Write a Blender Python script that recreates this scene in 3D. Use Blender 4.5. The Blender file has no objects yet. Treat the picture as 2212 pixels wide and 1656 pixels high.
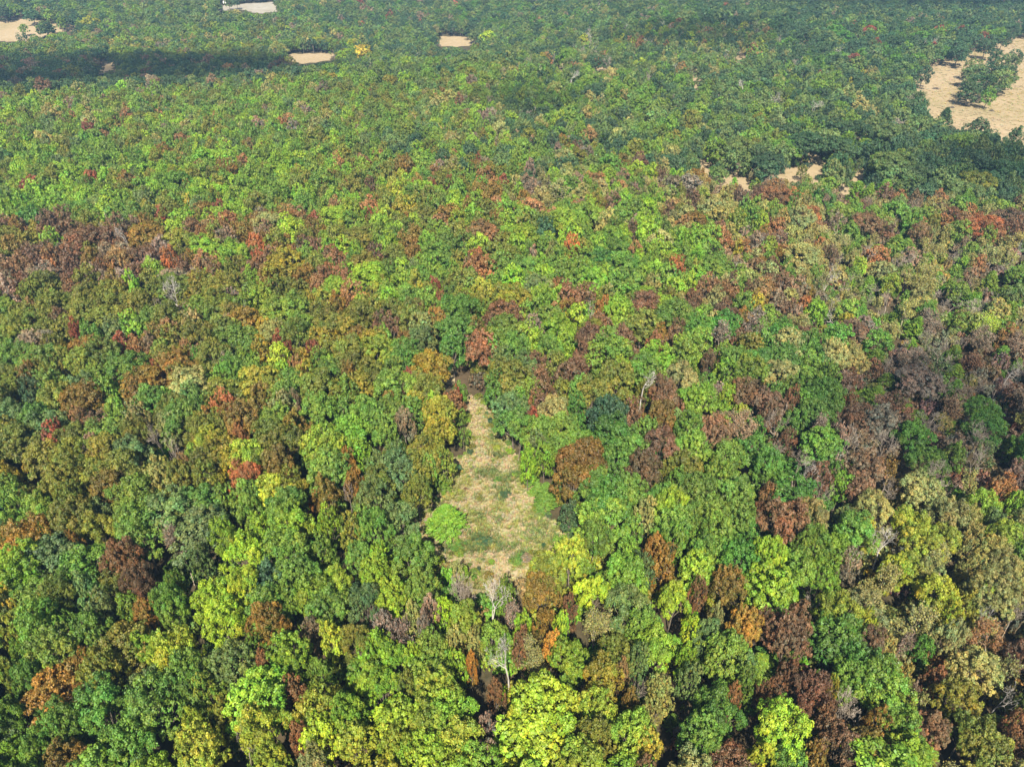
import bpy, math, random
import numpy as np
from mathutils import Vector, noise as mnoise
random.seed(7)
rng = np.random.default_rng(7)
S = bpy.context.scene
C = S.collection

# ------------------------------------------------------------------ camera, sky, sun, exposure
CAM_Z = 95.0
PITCH = math.radians(36.0)
HFOV = math.radians(72.0)
cd = bpy.data.cameras.new('camera'); cam = bpy.data.objects.new('camera', cd); C.objects.link(cam)
cam.location = (0, 0, CAM_Z); cam.rotation_euler = (math.pi / 2 - PITCH, 0, 0)
cd.sensor_width = 36; cd.angle = HFOV; cd.clip_start = 1; cd.clip_end = 20000
S.camera = cam

SUN_EL = math.radians(50)
SUN_AZ = math.radians(3)          # sun stands behind the camera, a touch to its left: direction to the sun
TO_SUN = Vector((-math.sin(SUN_AZ) * math.cos(SUN_EL), -math.cos(SUN_AZ) * math.cos(SUN_EL), math.sin(SUN_EL)))
w = bpy.data.worlds.new('World'); S.world = w; w.use_nodes = True
nt = w.node_tree; nt.nodes.clear()
sky = nt.nodes.new('ShaderNodeTexSky'); sky.sky_type = 'NISHITA'; sky.sun_disc = False
sky.sun_elevation = SUN_EL; sky.sun_rotation = math.atan2(TO_SUN.x, TO_SUN.y); sky.altitude = 200
bg = nt.nodes.new('ShaderNodeBackground'); bg.inputs[1].default_value = 0.065
out = nt.nodes.new('ShaderNodeOutputWorld')
nt.links.new(sky.outputs[0], bg.inputs[0]); nt.links.new(bg.outputs[0], out.inputs[0])
sl = bpy.data.lights.new('sun', 'SUN'); sl.energy = 5.0; sl.angle = math.radians(0.53); sl.color = (1.0, 0.94, 0.80)
so = bpy.data.objects.new('sun', sl); C.objects.link(so)
so.rotation_euler = TO_SUN.to_track_quat('Z', 'Y').to_euler()
S.view_settings.view_transform = 'Standard'; S.view_settings.look = 'None'
S.view_settings.exposure = 1.75; S.view_settings.gamma = 1.0; S.view_settings.use_curve_mapping = False
S.render.engine = 'CYCLES'
cy = S.cycles
cy.max_bounces = 5; cy.diffuse_bounces = 3; cy.glossy_bounces = 1; cy.transmission_bounces = 3; cy.volume_bounces = 0
cy.transparent_max_bounces = 8; cy.use_denoising = True; cy.caustics_reflective = False; cy.caustics_refractive = False
try:
    cy.denoising_input_passes = 'RGB_ALBEDO_NORMAL'; cy.denoising_prefilter = 'ACCURATE'
except Exception: pass
cy.volume_max_steps = 64

# ------------------------------------------------------------------ helpers
def sstep(a, b, x):
    t = min(1.0, max(0.0, (x - a) / (b - a))); return t * t * (3 - 2 * t)

def height(x, y):
    """terrain: gentle swells, and a valley beyond the wooded rise on the left"""
    h = 0.9 * math.sin(x * 0.021 + 1.3) * math.cos(y * 0.017) + 0.6 * math.sin(y * 0.034 + x * 0.012)
    h *= sstep(40, 200, y)
    e = y - (432 + 0.26 * x)
    h -= 18 * sstep(0, 60, e) * sstep(110, -70, x) * (1 - 0.55 * sstep(600, 760, y))
    h += 3.0 * sstep(300, 700, y) * sstep(0, 300, x)
    return h

F22 = 1106 / math.tan(HFOV / 2)      # focal length in the units of a 2212 px wide view
cp, sp_ = math.cos(PITCH), math.sin(PITCH)
def project(x, y, z):
    dz = z - CAM_Z
    d = y * cp - dz * sp_
    u = y * sp_ + dz * cp
    if d < 1: return None
    return (1106 + F22 * x / d, 828 - F22 * u / d, d)
def ground_point(px, py, hgt=0.0):
    """where a line of sight meets the land (hgt metres above it)"""
    r = (px - 1106) / F22; u = (828 - py) / F22
    dx, dy, dz = r, cp + u * sp_, -sp_ + u * cp
    z = 0.0
    for _ in range(12):
        t = (z + hgt - CAM_Z) / dz
        x, y = dx * t, dy * t
        z = height(x, y)
    return x, y, z

def tag(o, label=None, cat=None, group=None, kind=None):
    if label: o['label'] = label
    if cat: o['category'] = cat
    if group: o['group'] = group
    if kind: o['kind'] = kind
    return o

def mesh_np(name, V, F, mats, mi=None, lv=None, smooth=False):
    """V (n,3); F list or (m,k) array; lv (n,3) leaf colour variation"""
    me = bpy.data.meshes.new(name)
    V = np.asarray(V, dtype=np.float32)
    if isinstance(F, np.ndarray):
        m, k = F.shape
        me.vertices.add(len(V)); me.vertices.foreach_set('co', V.ravel())
        me.loops.add(m * k); me.loops.foreach_set('vertex_index', F.astype(np.int32).ravel())
        me.polygons.add(m); me.polygons.foreach_set('loop_start', np.arange(0, m * k, k, dtype=np.int32))
        me.update(calc_edges=True)
    else:
        me.from_pydata(V.tolist(), [], F)
    for m_ in mats: me.materials.append(m_)
    if mi is not None: me.polygons.foreach_set('material_index', np.asarray(mi, dtype=np.int32))
    if lv is not None:
        a = me.attributes.new('lv', 'FLOAT_COLOR', 'POINT')
        a.data.foreach_set('color', np.concatenate([lv, np.ones((len(V), 1))], 1).astype(np.float32).ravel())
    if smooth: me.polygons.foreach_set('use_smooth', [True] * len(me.polygons))
    me.update()
    return me

def obj(name, me, parent=None):
    o = bpy.data.objects.new(name, me); C.objects.link(o)
    if parent is not None: o.parent = parent
    return o

# ------------------------------------------------------------------ materials
def new_mat(name):
    m = bpy.data.materials.new(name); m.use_nodes = True; n = m.node_tree; n.nodes.clear()
    return m, n, n.nodes.new('ShaderNodeOutputMaterial')

def leaf_material(name, trans=0.34, gloss=0.02):
    m, n, o = new_mat(name)
    at = n.nodes.new('ShaderNodeAttribute'); at.attribute_type = 'INSTANCER'; at.attribute_name = 'tint'
    lv = n.nodes.new('ShaderNodeAttribute'); lv.attribute_type = 'GEOMETRY'; lv.attribute_name = 'lv'
    mu = n.nodes.new('ShaderNodeMix'); mu.data_type = 'RGBA'; mu.blend_type = 'MULTIPLY'; mu.inputs[0].default_value = 1
    n.links.new(at.outputs['Color'], mu.inputs[6]); n.links.new(lv.outputs['Color'], mu.inputs[7])
    df = n.nodes.new('ShaderNodeBsdfDiffuse'); tr = n.nodes.new('ShaderNodeBsdfTranslucent')
    gl = n.nodes.new('ShaderNodeBsdfGlossy'); gl.inputs['Roughness'].default_value = 0.6
    gl.inputs['Color'].default_value = (0.9, 0.95, 1, 1)
    n.links.new(mu.outputs[2], df.inputs[0])
    # light coming through a leaf is yellower
    t2 = n.nodes.new('ShaderNodeMix'); t2.data_type = 'RGBA'; t2.blend_type = 'MULTIPLY'; t2.inputs[0].default_value = 1
    t2.inputs[7].default_value = (1.25, 1.2, 0.45, 1); n.links.new(mu.outputs[2], t2.inputs[6]); n.links.new(t2.outputs[2], tr.inputs[0])
    a = n.nodes.new('ShaderNodeMixShader'); a.inputs[0].default_value = trans
    n.links.new(df.outputs[0], a.inputs[1]); n.links.new(tr.outputs[0], a.inputs[2])
    b = n.nodes.new('ShaderNodeMixShader'); b.inputs[0].default_value = gloss
    n.links.new(a.outputs[0], b.inputs[1]); n.links.new(gl.outputs[0], b.inputs[2])
    n.links.new(b.outputs[0], o.inputs[0])
    return m
M_LEAF = leaf_material('leaf')
M_GRASS = leaf_material('grass_blade', 0.15, 0.02)

def noise_mat(name, stops, scale, detail=6, rough=0.95, scale2=None, stops2=None, fac2=0.5, bump=0.0):
    """colour ramp over object-space noise; an optional second, larger noise overlaid"""
    m, n, o = new_mat(name)
    tc = n.nodes.new('ShaderNodeTexCoord')
    def ramp(sc, st, det):
        nz = n.nodes.new('ShaderNodeTexNoise'); nz.inputs['Scale'].default_value = sc; nz.inputs['Detail'].default_value = det
        nz.inputs['Roughness'].default_value = 0.62
        n.links.new(tc.outputs['Object'], nz.inputs['Vector'])
        r = n.nodes.new('ShaderNodeValToRGB'); n.links.new(nz.outputs['Fac'], r.inputs[0])
        while len(r.color_ramp.elements) < len(st): r.color_ramp.elements.new(0.5)
        for e, (p, c) in zip(r.color_ramp.elements, st): e.position = p; e.color = (*c, 1)
        return nz, r
    nz, r = ramp(scale, stops, detail)
    src = r.outputs[0]
    if stops2:
        nz2, r2 = ramp(scale2, stops2, 4)
        mx = n.nodes.new('ShaderNodeMix'); mx.data_type = 'RGBA'; mx.inputs[0].default_value = fac2
        n.links.new(r.outputs[0], mx.inputs[6]); n.links.new(r2.outputs[0], mx.inputs[7]); src = mx.outputs[2]
    p = n.nodes.new('ShaderNodeBsdfPrincipled'); p.inputs['Roughness'].default_value = rough
    p.inputs['Specular IOR Level'].default_value = 0.15
    n.links.new(src, p.inputs['Base Color'])
    if bump:
        bp = n.nodes.new('ShaderNodeBump'); bp.inputs['Strength'].default_value = 0.6; bp.inputs['Distance'].default_value = bump
        n.links.new(nz.outputs['Fac'], bp.inputs['Height']); n.links.new(bp.outputs[0], p.inputs['Normal'])
    n.links.new(p.outputs[0], o.inputs[0])
    return m
M_LITTER = noise_mat('leaf_litter', [(0.3, (0.02, 0.015, 0.009)), (0.5, (0.045, 0.033, 0.018)), (0.7, (0.075, 0.052, 0.03))], 0.9, 8,
                     scale2=0.05, stops2=[(0.35, (0.022, 0.027, 0.01)), (0.65, (0.06, 0.04, 0.022))], fac2=0.4, bump=0.15)
M_DRY = noise_mat('dry_grass', [(0.3, (0.125, 0.095, 0.048)), (0.5, (0.20, 0.152, 0.085)), (0.7, (0.26, 0.20, 0.122))], 0.45, 9,
                  scale2=0.03, stops2=[(0.3, (0.125, 0.105, 0.045)), (0.5, (0.205, 0.152, 0.088)), (0.7, (0.235, 0.178, 0.115))], fac2=0.55, bump=0.1)
M_CLEAR = noise_mat('clearing_soil', [(0.3, (0.13, 0.105, 0.05)), (0.46, (0.21, 0.165, 0.095)), (0.6, (0.29, 0.222, 0.148)), (0.75, (0.35, 0.275, 0.20))], 1.6, 9,
                    scale2=0.16, stops2=[(0.34, (0.09, 0.105, 0.032)), (0.5, (0.175, 0.155, 0.065)), (0.66, (0.25, 0.19, 0.12))], fac2=0.5, bump=0.12)
M_PALE = noise_mat('pale_soil', [(0.3, (0.14, 0.12, 0.095)), (0.5, (0.19, 0.17, 0.135)), (0.7, (0.23, 0.205, 0.175))], 0.3, 8,
                   scale2=0.05, stops2=[(0.3, (0.14, 0.12, 0.085)), (0.7, (0.23, 0.21, 0.18))], fac2=0.5)
M_BARK = noise_mat('bark', [(0.3, (0.05, 0.04, 0.03)), (0.6, (0.13, 0.105, 0.08)), (0.8, (0.2, 0.17, 0.14))], 5, 5)
M_PALEBARK = noise_mat('bleached_wood', [(0.3, (0.2, 0.18, 0.155)), (0.55, (0.34, 0.31, 0.275)), (0.8, (0.46, 0.43, 0.39))], 3, 5)
M_TWIG = noise_mat('grey_twig', [(0.3, (0.17, 0.135, 0.105)), (0.6, (0.30, 0.25, 0.20)), (0.8, (0.40, 0.34, 0.29))], 3, 4)

# ------------------------------------------------------------------ tree shapes (unit crown radius, 2.6 units tall)
def unit(v):
    return v / np.maximum(np.linalg.norm(v, axis=-1, keepdims=True), 1e-9)

def leaves(P, N, size, r, asp=0.62, lvs=None, fold=0.15):
    """one pointed leaf spray (a rhombus bent along its rib) at each point of P facing N"""
    n = len(P)
    N = unit(N)
    a = unit(np.cross(N, unit(r.normal(size=(n, 3)))))
    b = np.cross(N, a)
    s = (size * r.uniform(0.7, 1.3, n))[:, None]
    off = N * s * fold
    V = np.stack([P - a * s, P - b * s * asp + off, P + a * s, P + b * s * asp + off], 1).reshape(-1, 3)
    F = np.arange(4 * n).reshape(n, 4)
    L = np.repeat(lvs, 4, axis=0)
    return V, F, L

def variation(r, n, amp):
    br = np.exp(r.normal(0, amp, n)); hue = r.normal(0, amp * 0.8, n)
    return np.stack([br * (1 + hue), br * (1 + hue * 0.1), br * (1 - 0.3 * hue)], 1)

def crown_data(seed, nl, ns, nq, leaf, zc=1.62, vz=1.02, lr=0.36, sr=0.118, gap=0.0, spread=0.68, low=-0.6):
    """lobes on an uneven ovoid, each carrying knots of foliage, each knot carrying leaf sprays"""
    r = np.random.default_rng(seed)
    Ps, Ns, Ls = [], [], []
    lobes = []
    ph = r.uniform(0, 6.28)
    for i in range(nl):
        t = (i + 0.5) / nl
        zz = 1 - t * (1 - low)
        rad = math.sqrt(max(0, 1 - zz * zz))
        ph += 2.39996 + r.normal(0, 0.25)
        k = r.uniform(0.68, 1.22)
        if r.random() < gap: continue
        c = np.array([math.cos(ph) * rad * spread * k, math.sin(ph) * rad * spread * k, zc + zz * vz * 0.62 * r.uniform(0.75, 1.15)])
        lobes.append((c, lr * r.uniform(0.7, 1.2)))
    lobes.append((np.array([0, 0, zc + 0.05]), lr * 1.2))
    for c, R in lobes:
        lobe_lv = variation(r, 1, 0.13)
        od = unit(c - np.array([0, 0, zc - 0.5]))
        D = unit(r.normal(size=(ns, 3)) + od * 1.0)
        D[:, 2] = np.where(D[:, 2] < -0.35, -D[:, 2] * 0.3, D[:, 2]); D = unit(D)
        for d in D:
            q = c + d * R * r.uniform(0.6, 1.15) * np.array([1, 1, 0.85])
            s = sr * r.uniform(0.65, 1.35)
            n = max(3, int(nq * r.uniform(0.7, 1.3)))
            e = unit(r.normal(size=(n, 3)) + d * 0.9 + np.array([0, 0, 0.35]))
            P = q + e * s * r.uniform(0.55, 1.08, (n, 1))
            N = e * 1.1 + r.normal(size=(n, 3)) * 0.42 + np.array([0, 0, 0.3])
            Ps.append(P); Ns.append(N)
            Ls.append(variation(r, n, 0.14) * lobe_lv * variation(r, 1, 0.12))
    P = np.concatenate(Ps); N = np.concatenate(Ns); L = np.clip(np.concatenate(Ls), 0.3, 2.2)
    P[:, 2] = np.maximum(P[:, 2], 0.03)
    V, F, LV = leaves(P, N, leaf, r, lvs=L)
    return V, F, LV, lobes

def tube(V, F, p, q, r0, r1, k=5):
    p = np.array(p, float); q = np.array(q, float)
    d = unit(q - p); a = unit(np.cross(d, [0.31, 0.77, 0.52])); b = np.cross(d, a)
    i0 = len(V)
    for c, r in ((p, r0), (q, r1)):
        for j in range(k):
            t = 2 * math.pi * j / k
            V.append(c + (a * math.cos(t) + b * math.sin(t)) * r)
    for j in range(k):
        F.append([i0 + j, i0 + (j + 1) % k, i0 + k + (j + 1) % k, i0 + k + j])

def trunk_data(seed, lobes):
    r = np.random.default_rng(seed + 900)
    V, F = [], []
    fork = np.array([r.uniform(-.08, .08), r.uniform(-.08, .08), 0.85])
    tube(V, F, (0, 0, -0.08), (0.01, 0, 0.12), 0.085, 0.058, 7); tube(V, F, (0.01, 0, 0.12), fork, 0.058, 0.045, 7)
    for c, R in lobes[:: max(1, len(lobes) // 9)]:
        mid = fork + (c - fork) * 0.5 + np.array([0, 0, 0.08])
        tube(V, F, fork, mid, 0.032, 0.02, 4); tube(V, F, mid, c, 0.02, 0.007, 4)
    return np.array(V), np.array(F)

def bare_data(seed, depth=5, spread=0.55, up=0.5, r0=0.055, zf=0.75, k=3, thin=0.7, stub=False):
    r = np.random.default_rng(seed)
    V, F, tips = [], [], []
    def grow(p, d, ln, rad, lev):
        nseg = 2 if lev < 3 else 1
        for s in range(nseg):
            d = unit(d + r.normal(size=3) * 0.16 + np.array([0, 0, 0.05]))
            q = p + d * ln / nseg
            r1 = max(rad * (0.86 if nseg == 2 else 0.7), 0.0062)
            tube(V, F, p, q, rad, r1, 5 if lev < 2 else k); p, rad = q, r1
        if lev >= depth: tips.append(p); return
        for c in range(3 if r.random() < 0.45 else 2):
            e = unit(d + r.normal(size=3) * spread + np.array([0, 0, up * 0.25]))
            if e[2] < -0.2: e[2] *= -0.3
            if stub and r.random() < 0.35: continue
            grow(p, e, ln * r.uniform(0.62, 0.9), rad * thin, lev + 1)
    tube(V, F, (0, 0, -0.06), (0, 0, 0.1), r0 * 1.5, r0, 6)
    grow(np.array([0, 0, 0.1]), np.array([r.normal(0, .05), r.normal(0, .05), 1.0]), zf, r0, 0)
    V = np.array(V)
    V[:, :2] = V[:, :2] / np.percentile(np.linalg.norm(V[:, :2], axis=1), 98)
    V[:, 2] *= 2.6 / V[:, 2].max()
    tips = np.array(tips) if tips else np.zeros((0, 3))
    return V, np.array(F, dtype=object), tips

def to_quads(F):
    return np.array([list(f) for f in F], dtype=np.int32)

def cedar_data(seed, nb=150, nl=46, leaf=0.05, full=0.75):
    """conical cedar: upswept feathery boughs, each a plume of narrow sprays"""
    r = np.random.default_rng(seed)
    Ps, Ns, As, Ls = [], [], [], []
    ang = 0
    for i in range(nb):
        t = (i + 0.5) / nb
        z = 0.12 + 2.3 * t ** 0.92
        R = (1 - t) ** full * r.uniform(0.82, 1.12) + 0.05
        ang += 2.39996 + r.normal(0, 0.2)
        d = np.array([math.cos(ang), math.sin(ang), 0.32 + 0.6 * t]); d = unit(d)
        s = np.sqrt(r.uniform(0.1, 1, nl))
        side = np.array([-math.sin(ang), math.cos(ang), 0])
        lat = r.normal(0, 1, nl) * 0.11 * (1.15 - s)
        P = np.array([0, 0, z]) + d * (s * R)[:, None] + side * lat[:, None] + r.normal(size=(nl, 3)) * 0.022
        P[:, 2] -= 0.1 * np.sin(s * 2.5)
        Ps.append(P); As.append(unit(d + r.normal(size=(nl, 3)) * 0.3)); Ns.append(unit(r.normal(size=(nl, 3)) * 0.6 + [0, 0, 1.0] + d * 0.5))
        Ls.append(variation(r, nl, 0.14) * variation(r, 1, 0.12))
    P = np.concatenate(Ps); N = np.concatenate(Ns); A = np.concatenate(As); L = np.clip(np.concatenate(Ls), 0.3, 2.2)
    n = len(P); A = unit(A - N * np.sum(A * N, 1, keepdims=True)); B = np.cross(N, A)
    s = (leaf * r.uniform(0.7, 1.5, n))[:, None]
    V = np.stack([P - A * s * 1.5, P - B * s * 0.5, P + A * s * 1.7, P + B * s * 0.5], 1).reshape(-1, 3)
    return V, np.arange(4 * n).reshape(n, 4), np.repeat(L, 4, 0)

LIB = {}      # (kind, lod) -> list of dict(crown=mesh, wood=mesh, joined=mesh)
def register(kind, lod, name, Vc, Fc, Lc, Vw, Fw, wood):
    d = {}
    if Vc is not None: d['crown'] = mesh_np(name + '_crown', Vc, Fc, [M_LEAF], lv=Lc)
    if Vw is not None: d['wood'] = mesh_np(name + '_wood', Vw, Fw, [wood])
    if Vc is None: d['joined'] = d['wood']
    elif Vw is None: d['joined'] = d['crown']
    else:
        V = np.concatenate([Vc, Vw]); F = np.concatenate([Fc, Fw + len(Vc)])
        mi = np.concatenate([np.zeros(len(Fc)), np.ones(len(Fw))]); L = np.concatenate([Lc, np.ones((len(Vw), 3))])
        d['joined'] = mesh_np(name + '_tree', V, F, [M_LEAF, wood], mi=mi, lv=L)
    LIB.setdefault((kind, lod), []).append(d)

LODS = {'hi': (21, 14, 38, 0.036), 'mid': (20, 11, 16, 0.056), 'lo': (17, 7, 9, 0.095)}
for v in range(7):
    for lod, (nl, ns, nq, lf) in LODS.items():
        par = [dict(), dict(lr=0.30, sr=0.13, spread=0.76), dict(vz=1.15, spread=0.62), dict(lr=0.42, sr=0.11, spread=0.62),
               dict(gap=0.2, spread=0.76, sr=0.13), dict(vz=0.9, zc=1.7, spread=0.72), dict(gap=0.15, lr=0.29, sr=0.15, spread=0.76)][v]
        if lod != 'hi':       # trees seen from the side: foliage reaches well down the trunk
            par = dict(par); par['zc'] = par.get('zc', 1.62) - 0.22; par['vz'] = par.get('vz', 1.02) + 0.33; par['low'] = -0.8
            nl = int(nl * 1.2)
        V, F, L, lobes = crown_data(100 + v, nl, ns, nq, lf, **par)
        Vw, Fw = trunk_data(v, lobes)
        register('f', lod, f'broadleaf{v}', V, F, L, Vw, Fw, M_BARK)
for v in range(3):          # narrow, taller crowns
    for lod, (nl, ns, nq, lf) in LODS.items():
        V, F, L, lobes = crown_data(200 + v, nl + 3, ns, nq, lf, zc=1.4, vz=1.7, lr=0.32, spread=0.6)
        s = 2.6 / V[:, 2].max(); V[:, 2] *= s
        Vw, Fw = trunk_data(20 + v, [(c * np.array([1, 1, s]), R) for c, R in lobes])
        register('n', lod, f'narrow{v}', V, F, L, Vw, Fw, M_BARK)
for v in range(5):          # thin crowns: a branching frame with scattered leaf sprays
    for lod, dens, lf, dp in (('hi', 26, 0.036, 6), ('mid', 12, 0.055, 5), ('lo', 7, 0.085, 4)):
        Vw, Fw, tips = bare_data(300 + v, depth=dp, spread=0.62, r0=0.05, thin=0.68)
        Fw = to_quads(Fw)
        r = np.random.default_rng(330 + v)
        T = tips.copy(); base = Vw[:, 2].max()
        # tips were taken before scaling: sample outer wood vertices instead
        W = Vw[Vw[:, 2] > 1.05]
        cnt = {'hi': 3600, 'mid': 1000, 'lo': 380}[lod]
        idx = r.integers(0, len(W), cnt)
        P = W[idx] + r.normal(size=(cnt, 3)) * 0.075
        N = r.normal(size=(cnt, 3)) * 0.7 + [0, 0, 1]
        V, F, L = leaves(P, N, lf * 1.05, r, lvs=np.clip(variation(r, cnt, 0.2), 0.3, 2))
        register('s', lod, f'thin{v}', V, F, L, Vw, Fw, M_TWIG)
for v in range(4):          # leafless trees
    for lod, dp in (('hi', 7), ('mid', 6), ('lo', 4)):
        Vw, Fw, _ = bare_data(400 + v, depth=dp, spread=0.6, r0=0.05, thin=0.66)
        register('x', lod, f'leafless{v}', None, None, None, Vw, to_quads(Fw), M_TWIG)
for v in range(3):          # bleached dead trees with heavy limbs
    for lod, dp in (('hi', 6), ('mid', 5), ('lo', 3)):
        Vw, Fw, _ = bare_data(450 + v, depth=dp, spread=0.75, r0=0.075, thin=0.7)
        register('X', lod, f'dead{v}', None, None, None, Vw, to_quads(Fw), M_PALEBARK)
for v in range(2):          # broken snags
    Vw, Fw, _ = bare_data(480 + v * 3, depth=2, spread=0.6, r0=0.07, thin=0.6, zf=1.3)
    for lod in LODS: register('w', lod, f'snag{v}', None, None, None, Vw, to_quads(Fw), M_PALEBARK)
for v in range(3):
    for lod, nb, nl, lf in (('hi', 300, 44, 0.036), ('mid', 130, 24, 0.06), ('lo', 60, 11, 0.11)):
        V, F, L = cedar_data(500 + v, nb, nl, lf, full=(0.7, 0.5, 0.85)[v])
        Vw, Fw = [], []; tube(Vw, Fw, (0, 0, -0.05), (0, 0, 2.2), 0.05, 0.01, 5)
        register('c', lod, f'cedar{v}', V, F, L, np.array(Vw), np.array(Fw), M_BARK)
for v in range(3):          # shrubs, foliage down to the ground (1 unit tall, radius 1)
    V, F, L, lobes = crown_data(600 + v, 9, 7, 12, 0.11, zc=0.45, vz=0.6, lr=0.42, sr=0.2, spread=0.6, low=-0.2)
    V[:, 2] = np.clip(V[:, 2], 0, None) * 0.8
    for lod in LODS: register('u', lod, f'shrub{v}', V, F, L, None, None, None)

# ------------------------------------------------------------------ leaf colours (linear)
PAL = {
    'g': (0.094, 0.154, 0.014), 'G': (0.138, 0.222, 0.012), 'L': (0.195, 0.270, 0.012), 'y': (0.178, 0.208, 0.014),
    'Y': (0.270, 0.235, 0.024), 'A': (0.182, 0.155, 0.012), 'e': (0.060, 0.128, 0.012), 'd': (0.035, 0.070, 0.023),
    'b': (0.085, 0.125, 0.029), 'o': (0.112, 0.121, 0.012), 'k': (0.190, 0.178, 0.048), 'O': (0.140, 0.086, 0.012),  # ochre-brown is darkened: cloud shade by the clearing is put into its colour
    'N': (0.250, 0.122, 0.018), 'V': (0.240, 0.085, 0.022), 'R': (0.165, 0.048, 0.020), 'r': (0.195, 0.102, 0.034),
    'T': (0.135, 0.068, 0.026), 'B': (0.108, 0.060, 0.027), 'p': (0.155, 0.112, 0.068), 'c': (0.104, 0.180, 0.012),
}
CNAME = {'g': 'mid-green', 'G': 'bright green', 'L': 'lemon-lime', 'y': 'yellow-green', 'Y': 'golden yellow', 'A': 'amber-green',
         'e': 'deep emerald', 'd': 'dark green', 'b': 'grey-green', 'o': 'olive', 'k': 'khaki', 'O': 'ochre-brown', 'N': 'orange',
         'V': 'vermilion', 'R': 'crimson', 'r': 'rust-coloured', 'T': 'brick-brown', 'B': 'maroon-brown', 'p': 'greyish-mauve', 'c': 'leaf-green'}

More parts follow.
